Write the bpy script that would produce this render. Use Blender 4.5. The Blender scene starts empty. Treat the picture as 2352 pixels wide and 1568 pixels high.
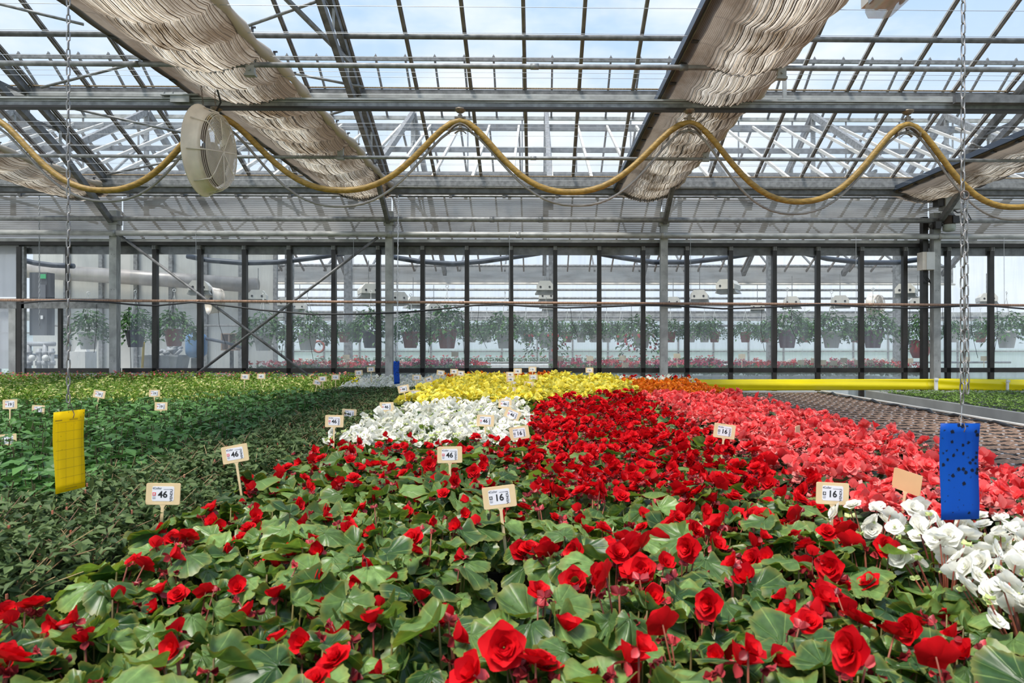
import bpy, math, random
from mathutils import Vector, Matrix, Euler

# ------------------------------------------------------------------ camera, sky, sun, exposure
S = bpy.context.scene
COL = S.collection
F = 1568.0            # focal length in pixels of the 2352 x 1568 frame
CX, CY = 1260.0, 787.0
YAW = math.radians(0.9)
CAMZ = 1.6
cam_d = bpy.data.cameras.new('camera'); cam = bpy.data.objects.new('camera', cam_d); COL.objects.link(cam)
cam_d.sensor_width = 36.0; cam_d.lens = 24.0; cam_d.clip_end = 400
cam_d.shift_x = -(CX - 1176.0) / 2352.0
cam_d.shift_y = (CY - 784.0) / 2352.0
cam.location = (0, 0, CAMZ); cam.rotation_euler = (math.pi / 2, 0, -YAW)
S.camera = cam
cam_d.dof.use_dof = True; cam_d.dof.focus_distance = 6.0; cam_d.dof.aperture_fstop = 8.0

W = bpy.data.worlds.new('sky'); S.world = W; W.use_nodes = True
wn = W.node_tree; wn.nodes.clear()
def wnode(t, **kw):
    n = wn.nodes.new(t)
    for k, v in kw.items(): setattr(n, k, v)
    return n
w_out = wnode('ShaderNodeOutputWorld'); w_bg = wnode('ShaderNodeBackground')
w_tc = wnode('ShaderNodeTexCoord'); w_sep = wnode('ShaderNodeSeparateXYZ')
w_ramp = wnode('ShaderNodeValToRGB'); w_map = wnode('ShaderNodeMapping'); w_noise = wnode('ShaderNodeTexNoise')
w_cr = wnode('ShaderNodeValToRGB'); w_mix = wnode('ShaderNodeMixRGB')
e = w_ramp.color_ramp.elements
e[0].position = 0.0; e[0].color = (0.80, 0.87, 0.95, 1)
e[1].position = 0.75; e[1].color = (0.33, 0.55, 0.94, 1)
m1 = e.new(0.22); m1.color = (0.70, 0.82, 0.98, 1)
m2 = e.new(0.42); m2.color = (0.50, 0.69, 0.98, 1)
w_map.inputs['Scale'].default_value = (1.0, 1.0, 2.6)
w_noise.inputs['Scale'].default_value = 2.3; w_noise.inputs['Detail'].default_value = 7; w_noise.inputs['Roughness'].default_value = 0.55
c = w_cr.color_ramp.elements
c[0].position = 0.47; c[0].color = (0, 0, 0, 1); c[1].position = 0.68; c[1].color = (1, 1, 1, 1)
w_mix.inputs[2].default_value = (1.05, 1.05, 1.06, 1)
L = wn.links.new
L(w_tc.outputs['Generated'], w_sep.inputs[0]); L(w_sep.outputs['Z'], w_ramp.inputs[0])
L(w_tc.outputs['Generated'], w_map.inputs[0]); L(w_map.outputs[0], w_noise.inputs['Vector'])
L(w_noise.outputs[0], w_cr.inputs[0]); L(w_cr.outputs[0], w_mix.inputs[0]); L(w_ramp.outputs[0], w_mix.inputs[1])
L(w_mix.outputs[0], w_bg.inputs[0]); L(w_bg.outputs[0], w_out.inputs[0])
w_bg.inputs[1].default_value = 1.0

sun_d = bpy.data.lights.new('sun', 'SUN'); sun = bpy.data.objects.new('sun', sun_d); COL.objects.link(sun)
sun_d.energy = 4.4; sun_d.angle = math.radians(16); sun_d.color = (1.0, 0.95, 0.87)
sun.rotation_euler = (math.radians(24), 0, math.radians(-42))     # high, a little behind the camera and to its left
sun.location = (0, -6, 30)

S.view_settings.view_transform = 'Standard'; S.view_settings.look = 'None'
S.view_settings.exposure = 0.22; S.view_settings.gamma = 1.0; S.view_settings.use_curve_mapping = False
S.cycles.max_bounces = 6; S.cycles.diffuse_bounces = 3; S.cycles.glossy_bounces = 2
S.cycles.transmission_bounces = 4; S.cycles.transparent_max_bounces = 24
S.cycles.caustics_reflective = False; S.cycles.caustics_refractive = False
S.cycles.use_denoising = True; S.cycles.use_adaptive_sampling = True; S.cycles.adaptive_threshold = 0.02

# ------------------------------------------------------------------ helpers
SN, CN = math.sin(YAW), math.cos(YAW)
def ray(px, py):
    u = (px - CX) / F; v = (CY - py) / F
    return Vector((u * CN + SN, -u * SN + CN, v))
def at(px, py, Y):
    d = ray(px, py); t = Y / d.y
    return Vector((d.x * t, Y, CAMZ + d.z * t))
def onz(px, py, z):
    d = ray(px, py); t = (z - CAMZ) / d.z
    return Vector((d.x * t, d.y * t, z))
GUT_Y, GUT_Z, SLOPE = 11.2, 4.0, 0.478
def roofz(Y): return GUT_Z + SLOPE * (GUT_Y - Y)
def onroof(px, py, off=0.0):
    d = ray(px, py)
    t = (GUT_Z + SLOPE * GUT_Y - off - CAMZ) / (d.z + SLOPE * d.y)
    return Vector((d.x * t, d.y * t, CAMZ + d.z * t))

class MB:
    def __init__(self): self.v = []; self.f = []; self.m = []; self.uv = {}
    def add(self, vs, fs, mat=0, uvs=None, M=None):
        b = len(self.v)
        if M is not None: vs = [M @ Vector(p) for p in vs]
        self.v.extend([tuple(p) for p in vs])
        for f in fs: self.f.append(tuple(i + b for i in f)); self.m.append(mat)
        if uvs:
            for i, q in enumerate(uvs): self.uv[b + i] = q
        return self
    def box(self, c, s, mat=0, R=None):
        x, y, z = s[0] / 2, s[1] / 2, s[2] / 2
        vs = [Vector((a * x, b * y, d * z)) for a in (-1, 1) for b in (-1, 1) for d in (-1, 1)]
        if R is not None: vs = [R @ p for p in vs]
        vs = [p + Vector(c) for p in vs]
        return self.add(vs, [(0, 1, 3, 2), (4, 6, 7, 5), (0, 4, 5, 1), (2, 3, 7, 6), (0, 2, 6, 4), (1, 5, 7, 3)], mat)
    def bar(self, p0, p1, w, h, mat=0, up=(0, 0, 1)):
        p0, p1 = Vector(p0), Vector(p1); d = p1 - p0; Ln = d.length; d.normalize()
        u = Vector(up); r = d.cross(u)
        if r.length < 1e-4: r = d.cross(Vector((0, 1, 0)))
        r.normalize(); u = r.cross(d)
        R = Matrix((r, d, u)).transposed()
        return self.box((p0 + p1) / 2, (w, Ln, h), mat, R)
    def tube(self, pts, r, n=8, mat=0, cap=True):
        pts = [Vector(p) for p in pts]; k = len(pts)
        rs = r if isinstance(r, (list, tuple)) else [r] * k
        vs = []; ref = None
        for i, p in enumerate(pts):
            d = (pts[min(i + 1, k - 1)] - pts[max(i - 1, 0)])
            if d.length < 1e-9: d = Vector((0, 0, 1))
            d.normalize()
            if ref is None:
                ref = d.orthogonal().normalized()
            else:
                ref = (ref - d * ref.dot(d)); ref.normalize()
            b = d.cross(ref)
            for j in range(n):
                a = 2 * math.pi * j / n
                vs.append(p + (ref * math.cos(a) + b * math.sin(a)) * rs[i])
        fs = [(i * n + j, i * n + (j + 1) % n, (i + 1) * n + (j + 1) % n, (i + 1) * n + j) for i in range(k - 1) for j in range(n)]
        if cap: fs += [tuple(range(n - 1, -1, -1)), tuple(range((k - 1) * n, k * n))]
        return self.add(vs, fs, mat)
    def lathe(self, prof, n=24, mat=0, M=None, closed=False):
        vs = []; k = len(prof)
        for r, z in prof:
            for j in range(n):
                a = 2 * math.pi * j / n; vs.append((r * math.cos(a), r * math.sin(a), z))
        fs = [(i * n + j, i * n + (j + 1) % n, (i + 1) * n + (j + 1) % n, (i + 1) * n + j) for i in range(k - 1) for j in range(n)]
        if closed: fs += [tuple(range(n - 1, -1, -1)), tuple(range((k - 1) * n, k * n))]
        return self.add(vs, fs, mat, None, M)
    def torus(self, R_, r, n=32, k=6, mat=0, M=None):
        vs = []
        for i in range(n):
            a = 2 * math.pi * i / n
            for j in range(k):
                b = 2 * math.pi * j / k
                vs.append(((R_ + r * math.cos(b)) * math.cos(a), (R_ + r * math.cos(b)) * math.sin(a), r * math.sin(b)))
        fs = [(i * k + j, ((i + 1) % n) * k + j, ((i + 1) % n) * k + (j + 1) % k, i * k + (j + 1) % k) for i in range(n) for j in range(k)]
        return self.add(vs, fs, mat, None, M)
    def prism(self, poly, y0, y1, mat=0, M=None):          # polygon in XZ extruded along Y
        n = len(poly)
        vs = [(x, y0, z) for x, z in poly] + [(x, y1, z) for x, z in poly]
        fs = [tuple(range(n)), tuple(range(2 * n - 1, n - 1, -1))] + [(i, i + n, (i + 1) % n + n, (i + 1) % n) for i in range(n)]
        return self.add(vs, fs, mat, None, M)
    def mesh(self, name, mats, smooth=False):
        me = bpy.data.meshes.new(name); me.from_pydata(self.v, [], self.f)
        for m in (mats if isinstance(mats, (list, tuple)) else [mats]): me.materials.append(m)
        me.polygons.foreach_set('material_index', self.m)
        if smooth: me.polygons.foreach_set('use_smooth', [True] * len(me.polygons))
        if self.uv:
            ul = me.uv_layers.new(name='UVMap'); data = [0.0] * (2 * len(me.loops))
            for lp in me.loops:
                q = self.uv.get(lp.vertex_index, (0, 0)); data[2 * lp.index] = q[0]; data[2 * lp.index + 1] = q[1]
            ul.data.foreach_set('uv', data)
        me.update(); return me
    def build(self, name, mats, parent=None, smooth=False, loc=None, rot=None, scale=None):
        return obj(name, self.mesh(name, mats, smooth), parent, loc, rot, scale)

def obj(name, data, parent=None, loc=None, rot=None, scale=None):
    o = bpy.data.objects.new(name, data); COL.objects.link(o)
    if parent is not None: o.parent = parent
    if loc is not None: o.location = loc
    if rot is not None: o.rotation_euler = rot
    if scale is not None: o.scale = (scale,) * 3 if isinstance(scale, (int, float)) else scale
    return o
def tag(o, label=None, cat=None, group=None, kind=None):
    if label: o['label'] = label
    if cat: o['category'] = cat
    if group: o['group'] = group
    if kind: o['kind'] = kind
    return o
def thing(name, label, cat, loc=(0, 0, 0), rz=0.0, group=None, kind=None):
    o = obj(name, None, None, loc, (0, 0, rz)); o.empty_display_size = 0.1
    return tag(o, label, cat, group, kind)
def struct(o, label=None):
    o['kind'] = 'structure'
    if label: o['label'] = label
    return o

# ------------------------------------------------------------------ materials
def new_mat(name):
    m = bpy.data.materials.new(name); m.use_nodes = True; nt = m.node_tree
    for n in list(nt.nodes):
        if n.type not in ('OUTPUT_MATERIAL', 'BSDF_PRINCIPLED'): nt.nodes.remove(n)
    return m, nt, nt.nodes['Principled BSDF'], nt.nodes['Material Output']
def nd(nt, t, **kw):
    n = nt.nodes.new(t)
    for k, v in kw.items(): setattr(n, k, v)
    return n
def solid(name, col, rough=0.5, metal=0.0, var=0.0, scale=8.0, col2=None, bump=0.0, stretch=None, spec=None):
    m, nt, b, o = new_mat(name)
    b.inputs['Roughness'].default_value = rough; b.inputs['Metallic'].default_value = metal
    if spec is not None: b.inputs['Specular IOR Level'].default_value = spec
    if var > 0 or col2 is not None:
        tc = nd(nt, 'ShaderNodeTexCoord'); mp = nd(nt, 'ShaderNodeMapping'); nz = nd(nt, 'ShaderNodeTexNoise'); rp = nd(nt, 'ShaderNodeValToRGB')
        if stretch: mp.inputs['Scale'].default_value = stretch
        nz.inputs['Scale'].default_value = scale; nz.inputs['Detail'].default_value = 5
        c2 = col2 or tuple(max(0, x * (1 - var)) for x in col)
        rp.color_ramp.elements[0].position = 0.36; rp.color_ramp.elements[1].position = 0.64
        rp.color_ramp.elements[0].color = (*c2, 1); rp.color_ramp.elements[1].color = (*[min(1, x * (1 + var * 0.4)) for x in col], 1)
        k = nt.links.new
        k(tc.outputs['Object'], mp.inputs[0]); k(mp.outputs[0], nz.inputs['Vector']); k(nz.outputs[0], rp.inputs[0]); k(rp.outputs[0], b.inputs['Base Color'])
        if bump:
            bp = nd(nt, 'ShaderNodeBump'); bp.inputs['Strength'].default_value = bump; bp.inputs['Distance'].default_value = 0.01
            k(nz.outputs[0], bp.inputs['Height']); k(bp.outputs[0], b.inputs['Normal'])
    else:
        b.inputs['Base Color'].default_value = (*col, 1)
    return m
def leafy(name, dark, light, trans=0.25, rough=0.45, vein=0.0, rim=None, spec=0.3, power=1.0, tcol=None):
    """leaf or petal: colour varies from piece to piece, some light comes through"""
    m, nt, b, o = new_mat(name); k = nt.links.new
    b.inputs['Roughness'].default_value = rough; b.inputs['Specular IOR Level'].default_value = spec
    g = nd(nt, 'ShaderNodeNewGeometry'); oi = nd(nt, 'ShaderNodeObjectInfo')
    ad = nd(nt, 'ShaderNodeMath', operation='ADD'); fr = nd(nt, 'ShaderNodeMath', operation='FRACT')
    k(g.outputs['Random Per Island'], ad.inputs[0]); k(oi.outputs['Random'], ad.inputs[1]); k(ad.outputs[0], fr.inputs[0])
    mx = nd(nt, 'ShaderNodeMixRGB'); mx.inputs[1].default_value = (*dark, 1); mx.inputs[2].default_value = (*light, 1)
    pw = nd(nt, 'ShaderNodeMath', operation='POWER'); pw.inputs[1].default_value = power; k(fr.outputs[0], pw.inputs[0]); k(pw.outputs[0], mx.inputs[0]); col = mx.outputs[0]
    if vein or rim:
        uv = nd(nt, 'ShaderNodeUVMap'); sp = nd(nt, 'ShaderNodeSeparateXYZ'); k(uv.outputs[0], sp.inputs[0])
        if vein:
            mu = nd(nt, 'ShaderNodeMath', operation='MULTIPLY'); mu.inputs[1].default_value = 2 * math.pi * 4.0
            sn = nd(nt, 'ShaderNodeMath', operation='SINE'); ab = nd(nt, 'ShaderNodeMath', operation='ABSOLUTE')
            lt = nd(nt, 'ShaderNodeMapRange'); lt.inputs[1].default_value = 0.0; lt.inputs[2].default_value = 0.16; lt.inputs[3].default_value = vein; lt.inputs[4].default_value = 0.0
            k(sp.outputs['X'], mu.inputs[0]); k(mu.outputs[0], sn.inputs[0]); k(sn.outputs[0], ab.inputs[0]); k(ab.outputs[0], lt.inputs[0])
            v = nd(nt, 'ShaderNodeMixRGB'); v.inputs[2].default_value = (min(1, light[0] * 1.5 + .05), min(1, light[1] * 1.35 + .05), light[2] * 1.3 + .02, 1)
            k(lt.outputs[0], v.inputs[0]); k(col, v.inputs[1]); col = v.outputs[0]
        if rim:
            mr = nd(nt, 'ShaderNodeMapRange'); mr.inputs[1].default_value = 0.8; mr.inputs[2].default_value = 1.0; mr.inputs[3].default_value = 0.0; mr.inputs[4].default_value = 0.6
            k(sp.outputs['Y'], mr.inputs[0])
            v = nd(nt, 'ShaderNodeMixRGB'); v.inputs[2].default_value = (*rim, 1)
            k(mr.outputs[0], v.inputs[0]); k(col, v.inputs[1]); col = v.outputs[0]
    if vein:
        tc = nd(nt, 'ShaderNodeTexCoord'); nz = nd(nt, 'ShaderNodeTexNoise'); nz.inputs['Scale'].default_value = 5.0; nz.inputs['Detail'].default_value = 3; k(tc.outputs['Object'], nz.inputs['Vector'])
        hv = nd(nt, 'ShaderNodeHueSaturation'); rg = nd(nt, 'ShaderNodeMapRange'); rg.inputs[1].default_value = 0.3; rg.inputs[2].default_value = 0.7; rg.inputs[3].default_value = 0.72; rg.inputs[4].default_value = 1.25
        k(nz.outputs[0], rg.inputs[0]); k(rg.outputs[0], hv.inputs['Value']); k(col, hv.inputs['Color']); col = hv.outputs[0]
        bp = nd(nt, 'ShaderNodeBump'); bp.inputs['Strength'].default_value = 0.5; bp.inputs['Distance'].default_value = 0.004; k(ab.outputs[0], bp.inputs['Height']); k(bp.outputs[0], b.inputs['Normal'])
    k(col, b.inputs['Base Color'])
    if trans > 0:
        t = nd(nt, 'ShaderNodeBsdfTranslucent'); ms = nd(nt, 'ShaderNodeMixShader'); ms.inputs[0].default_value = trans
        if tcol:
            tm = nd(nt, 'ShaderNodeMixRGB', blend_type='MULTIPLY'); tm.inputs[0].default_value = 1.0; tm.inputs[2].default_value = (*tcol, 1); k(col, tm.inputs[1]); k(tm.outputs[0], t.inputs[0])
        else: k(col, t.inputs[0])
        k(b.outputs[0], ms.inputs[1]); k(t.outputs[0], ms.inputs[2]); k(ms.outputs[0], o.inputs[0])
    return m
def glass(name, haze=0.03, tint=(0.97, 0.985, 0.99), streak=0.0, hazecol=(0.85, 0.9, 0.95), zlo=None, zhi=None, haze_hi=0.0, gloss=0.05):
    """window glass: mostly clear, a little gloss, a film of condensation and dirt that scatters light"""
    m, nt, b, o = new_mat(name); nt.nodes.remove(b); k = nt.links.new
    tr = nd(nt, 'ShaderNodeBsdfTransparent'); tr.inputs[0].default_value = (*tint, 1)
    gl = nd(nt, 'ShaderNodeBsdfGlossy'); gl.inputs['Roughness'].default_value = 0.08
    m1 = nd(nt, 'ShaderNodeMixShader'); m1.inputs[0].default_value = gloss
    k(tr.outputs[0], m1.inputs[1]); k(gl.outputs[0], m1.inputs[2])
    df = nd(nt, 'ShaderNodeBsdfDiffuse'); tl = nd(nt, 'ShaderNodeBsdfTranslucent'); m2 = nd(nt, 'ShaderNodeMixShader'); m2.inputs[0].default_value = 0.5
    df.inputs[0].default_value = (*hazecol, 1); tl.inputs[0].default_value = (*hazecol, 1)
    k(df.outputs[0], m2.inputs[1]); k(tl.outputs[0], m2.inputs[2])
    m3 = nd(nt, 'ShaderNodeMixShader'); m3.inputs[0].default_value = haze
    k(m1.outputs[0], m3.inputs[1]); k(m2.outputs[0], m3.inputs[2]); k(m3.outputs[0], o.inputs[0])
    if streak > 0 or zlo is not None:
        g = nd(nt, 'ShaderNodeNewGeometry'); mp = nd(nt, 'ShaderNodeMapping'); mp.inputs['Scale'].default_value = (9, 9, 0.7)
        nz = nd(nt, 'ShaderNodeTexNoise'); nz.inputs['Scale'].default_value = 1.6; nz.inputs['Detail'].default_value = 4
        k(g.outputs['Position'], mp.inputs[0]); k(mp.outputs[0], nz.inputs['Vector'])
        mr = nd(nt, 'ShaderNodeMapRange'); mr.inputs[1].default_value = 0.35; mr.inputs[2].default_value = 0.7
        mr.inputs[3].default_value = -streak; mr.inputs[4].default_value = streak
        k(nz.outputs[0], mr.inputs[0])
        ad = nd(nt, 'ShaderNodeMath', operation='ADD', use_clamp=True); k(mr.outputs[0], ad.inputs[0])
        if zlo is not None:
            sp = nd(nt, 'ShaderNodeSeparateXYZ'); k(g.outputs['Position'], sp.inputs[0])
            zr = nd(nt, 'ShaderNodeMapRange', interpolation_type='SMOOTHSTEP'); zr.inputs[1].default_value = zlo; zr.inputs[2].default_value = zhi
            zr.inputs[3].default_value = haze; zr.inputs[4].default_value = haze_hi
            k(sp.outputs['Z'], zr.inputs[0]); k(zr.outputs[0], ad.inputs[1])
        else: ad.inputs[1].default_value = haze
        k(ad.outputs[0], m3.inputs[0])
    return m

GALV = solid('galvanised_steel', (0.29, 0.29, 0.285), 0.5, 0.3, 0.35, 14, bump=0.05)
GALVD = solid('weathered_galvanised_steel', (0.19, 0.19, 0.19), 0.55, 0.25, 0.4, 10)
STEELW = solid('pale_galvanised_steel', (0.43, 0.43, 0.41), 0.5, 0.2, 0.3, 6, stretch=(1, 6, 1))
BARM = solid('weathered_bar', (0.22, 0.19, 0.165), 0.6, 0.1, 0.3, 6)
BARE = solid('bar_edge', (0.6, 0.58, 0.54), 0.5, 0.2, 0.2, 6)
CREAMBAR = solid('sunlit_cream_bar', (0.74, 0.68, 0.60), 0.55, 0.0, 0.15, 4)  # sunlit look of the next house's bars is put into this cream
DARKFR = solid('dark_frame', (0.028, 0.024, 0.021), 0.4, 0.0, 0.4, 5)
WOODY = solid('rusty_edge', (0.45, 0.33, 0.20), 0.7, 0.0, 0.5, 10, stretch=(8, 1, 1))
WHITE = solid('white_paint', (0.80, 0.79, 0.76), 0.5, 0.0, 0.08, 5)
CREAM = solid('aged_cream_plastic', (0.92, 0.81, 0.69), 0.4, 0.0, 0.14, 5)
BLACK = solid('black_plastic', (0.022, 0.022, 0.024), 0.45)
SOIL = solid('potting_soil', (0.24, 0.15, 0.10), 0.95, 0, 0.6, 60, col2=(0.075, 0.05, 0.038), bump=0.5)
CONC = solid('concrete', (0.34, 0.33, 0.31), 0.85, 0, 0.25, 3)
COPPER = solid('rusty_copper_pipe', (0.40, 0.24, 0.16), 0.55, 0.2, 0.4, 9, stretch=(6, 1, 1))
CABLE = solid('black_cable', (0.02, 0.02, 0.022), 0.5)
WIRE = solid('steel_wire', (0.42, 0.44, 0.46), 0.5, 0.3)
GLASS = glass('roof_glass', 0.035)
GLASS2 = glass('neighbour_roof_glass', 0.06)
GLASSW = glass('wall_glass', 0.24, (0.93, 0.96, 0.97), 0.08, (0.72, 0.79, 0.86), 1.35, 2.6, 0.04)
GLASSL = glass('wall_glass_frosted', 0.62, (0.92, 0.96, 0.97), 0.10, (0.72, 0.80, 0.80))

# ------------------------------------------------------------------ ground and floors
fl = MB(); fl.box((0.5, 12, -0.05), (46, 33, 0.1)); struct(fl.build('floor', CONC), 'grey concrete greenhouse floor')
gr = MB(); gr.box((0, 60, -0.2), (300, 260, 0.1))
struct(gr.build('floor_outside', solid('meadow', (0.20, 0.27, 0.11), 0.95, 0, 0.4, 0.4)), 'grass around the greenhouse')

# ------------------------------------------------------------------ glass roof over the flowers
RIDGE_Y = 5.0
roof = struct(thing('ceiling', None, None), 'pitched glass roof on dark glazing bars')
BX0, BSP = -0.171, 0.7225
BARS = [BX0 + BSP * k for k in range(-15, 18)]
LROOF = math.hypot(GUT_Y - 0.45 - RIDGE_Y, SLOPE * (GUT_Y - 0.45 - RIDGE_Y)); ANG = math.atan(SLOPE)
pr0, pr1 = Vector((0, RIDGE_Y, roofz(RIDGE_Y))), Vector((0, GUT_Y - 0.45, roofz(GUT_Y - 0.45)))
bm = MB(); bm.bar(pr0, pr1, 0.030, 0.055, 0); bm.bar(pr0 + Vector((-0.02, 0, 0.012)), pr1 + Vector((-0.02, 0, 0.012)), 0.008, 0.03, 1); bm.bar(pr0 + Vector((0.02, 0, 0.012)), pr1 + Vector((0.02, 0, 0.012)), 0.008, 0.03, 0)
bar_me = bm.mesh('glazing_bar', [BARM, BARE])
pn = MB(); pn.add([(0.02, pr0.y, pr0.z + 0.03), (BSP - 0.02, pr0.y, pr0.z + 0.03), (BSP - 0.02, pr1.y, pr1.z + 0.03), (0.02, pr1.y, pr1.z + 0.03)], [(0, 1, 2, 3)])
pane_me = pn.mesh('pane', GLASS)
for x in BARS: obj('glazing_bar', bar_me, roof, (x, 0, 0))
for x in BARS[:-1]: obj('pane', pane_me, roof, (x, 0, 0))
XR = (-11.2, 12.0)
p = MB(); p.bar((XR[0], RIDGE_Y, roofz(RIDGE_Y) - 0.03), (XR[1], RIDGE_Y, roofz(RIDGE_Y) - 0.03), 0.1, 0.14); p.build('ridge_beam', GALVD, roof)
# purlin pipe near the top of the view
y1 = 8.30; p = MB(); p.tube([(XR[0], y1, roofz(y1) - 0.075), (XR[1], y1, roofz(y1) - 0.075)], 0.033, 12); p.build('purlin_pipe', GALVD, roof, True)
# purlin of two channels
y2 = 9.13; z2 = roofz(y2) - 0.10
p = MB(); p.box((0.4, y2, z2 + 0.055), (23.2, 0.05, 0.05)); p.build('purlin_upper_flange', GALVD, roof)
p = MB(); p.box((0.4, y2 - 0.02, z2 - 0.008), (23.2, 0.035, 0.062)); p.build('purlin_channel', STEELW, roof)
p = MB(); p.box((0.4, y2, z2 - 0.06), (23.2, 0.05, 0.03)); p.build('purlin_lower_flange', GALVD, roof)
p = MB(); p.box((0.4, y2 - 0.02, z2 + 0.10), (23.2, 0.03, 0.012)); p.build('seal_strip', WOODY, roof)
# eaves gutter
y3 = 10.72; z3 = roofz(y3) - 0.03
p = MB()
p.prism([(0, 0.0), (0.0, -0.14), (0.03, -0.16), (0.20, -0.16), (0.2, -0.24), (0.19, -0.24), (0.19, -0.17), (0.03, -0.17), (-0.01, -0.145), (-0.01, 0.0)], 0, 23.2, 0,
        Matrix.Translation((XR[0], y3, z3)) @ Matrix(((0, 1, 0, 0), (1, 0, 0, 0), (0, 0, 1, 0), (0, 0, 0, 1))))
p.build('eaves_gutter', GALV, roof)
p = MB(); p.box((0.4, y3 + 0.0, z3 + 0.012), (23.2, 0.03, 0.014)); p.build('seal_strip', WOODY, roof)
p = MB(); p.box((0.4, y3 + 0.12, z3 - 0.2), (23.2, 0.12, 0.075)); p.build('gutter_beam', GALVD, roof)
stub = MB(); stub.box((0, 0, 0), (0.05, 0.04, 0.22)); st_me = stub.mesh('gutter_stub', GALVD)
for k in range(-9, 10): obj('gutter_stub', st_me, roof, (-0.55 + 0.862 * k, 11.08, 4.06))

COLX = [at(262, 787, 10.95).x, at(894, 787, 10.95).x, at(1525, 787, 10.95).x, at(2150, 787, 10.95).x]
TRX = COLX
def trussmesh():
    a = MB(); a.bar((0, RIDGE_Y, roofz(RIDGE_Y) - 0.085), (0, 10.9, roofz(10.9) - 0.085), 0.07, 0.10)
    up = a.mesh('rafter', GALVD)
    off = 0.42
    b = MB(); b.bar((0, RIDGE_Y, roofz(RIDGE_Y) - off - 0.08), (0, 9.7, roofz(9.7) - off + 0.02), 0.07, 0.09)
    b.bar((0, 9.7, roofz(9.7) - off + 0.02), (0, 10.88, 3.52), 0.065, 0.085)
    lo = b.mesh('lower_chord', GALVD)
    sts = []
    for k in range(8):
        y = 5.5 + k * 0.6
        c = MB(); c.bar((0.02, y, roofz(y) - 0.13), (0.02, y, roofz(y) - off), 0.022, 0.03, up=(0, 1, 0)); sts.append(('strut', c.mesh('strut', STEELW)))
        c = MB(); c.bar((-0.02, y, roofz(y) - off), (-0.02, y + 0.6, roofz(y + 0.6) - 0.13), 0.022, 0.03); sts.append(('diagonal', c.mesh('diagonal', GALVD)))
    return up, lo, sts
up, lo, sts = trussmesh()
for x in TRX + [TRX[0] - 4.45, TRX[3] + 4.45]:
    r = obj('rafter', up, roof, (x, 0, 0)); q = obj('lower_chord', lo, roof, (x, 0, 0))
    for n, me in sts: obj(n, me, r)
# roof bracing rods
BR = [((-30, 2), (192, 56)), ((545, 68), (742, -2)), ((95, 201), (292, 150)), ((158, 247), (424, 306)), ((245, 401), (430, 362)), ((640, 162), (835, 200)), ((545, 322), (760, 372)), ((740, 268), (810, 248)),
      ((2232, 330), (2290, 352)), ((1930, 250), (1870, 266))]
for a_, b_ in BR[:9]:
    t = MB(); t.tube([onroof(*a_, 0.16), onroof(*b_, 0.16)], 0.018, 8); t.build('bracing_rod', GALV, roof, True)
t = MB(); t.bar(onroof(655, -5, 0.2), onroof(812, 152, 0.3), 0.05, 0.04); t.build('bracing_bar', GALV, roof)

# ------------------------------------------------------------------ partition wall of dark mullions and panes
WY = 11.2
wall = struct(thing('wall_back', None, None), 'glazed partition wall with dark mullions')
MULX = [at(1174, 787, WY).x + 0.7222 * k for k in range(-8, 14)]
mm = MB(); mm.prism([(-0.045, 0), (0.045, 0), (0.045, 0.0)], 0, 0)
mm = MB()
n = 14
vs = []; zs = [0.2 + (3.12 - 0.2) * i / n for i in range(n + 1)]
rr = random.Random(4)
for z in zs:
    w = 0.037 + rr.uniform(-0.004, 0.004)
    for a_, b_ in ((-w, -0.04), (w, -0.04), (w, 0.04), (-w, 0.04)): vs.append((a_, b_, z))
fs = [(i * 4 + j, i * 4 + (j + 1) % 4, (i + 1) * 4 + (j + 1) % 4, (i + 1) * 4 + j) for i in range(n) for j in range(4)] + [(0, 3, 2, 1), (n * 4, n * 4 + 1, n * 4 + 2, n * 4 + 3)]
mm.add(vs, fs)
mul_me = mm.mesh('mullion', DARKFR)
cp = MB(); cp.box((0, -0.03, 3.15), (0.06, 0.05, 0.07)); cp.box((-0.012, -0.05, 3.15), (0.01, 0.03, 0.06)); cp.box((0.012, -0.05, 3.15), (0.01, 0.03, 0.06))
cap_me = cp.mesh('mullion_clip', GALV)
for x in MULX:
    o = obj('mullion', mul_me, wall, (x, WY, 0)); obj('mullion_clip', cap_me, o)
def pane(x0, x1, z0, z1, m, y=WY + 0.02, nm='pane', par=wall):
    q = MB(); q.add([(x0, y, z0), (x1, y, z0), (x1, y, z1), (x0, y, z1)], [(0, 1, 2, 3)]); return q.build(nm, m, par)
edges = [COLX[0] + 0.06] + MULX
for a_, b_ in zip(edges[:-1], edges[1:]):
    pane(a_ + 0.03, b_ - 0.03, 1.18, 3.18, GLASSW); pane(a_ + 0.03, b_ - 0.03, 0.35, 1.12, GLASSL, nm='lower_pane')
p = MB(); p.box(((COLX[0] + MULX[-1]) / 2, WY - 0.005, 1.15), (MULX[-1] - COLX[0], 0.07, 0.075)); p.build('bottom_rail', DARKFR, wall)
p = MB(); p.box(((COLX[0] + MULX[-1]) / 2, WY, 0.27), (MULX[-1] - COLX[0], 0.10, 0.20)); p.build('base_rail', GALVD, wall)
p = MB(); p.box((0.5, WY - 0.02, 3.205), (23, 0.11, 0.055)); p.build('top_rail', DARKFR, wall)
p = MB(); p.box((0.5, WY + 0.10, 3.12), (23, 0.10, 0.13)); p.build('head_beam', GALVD, wall)
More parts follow.
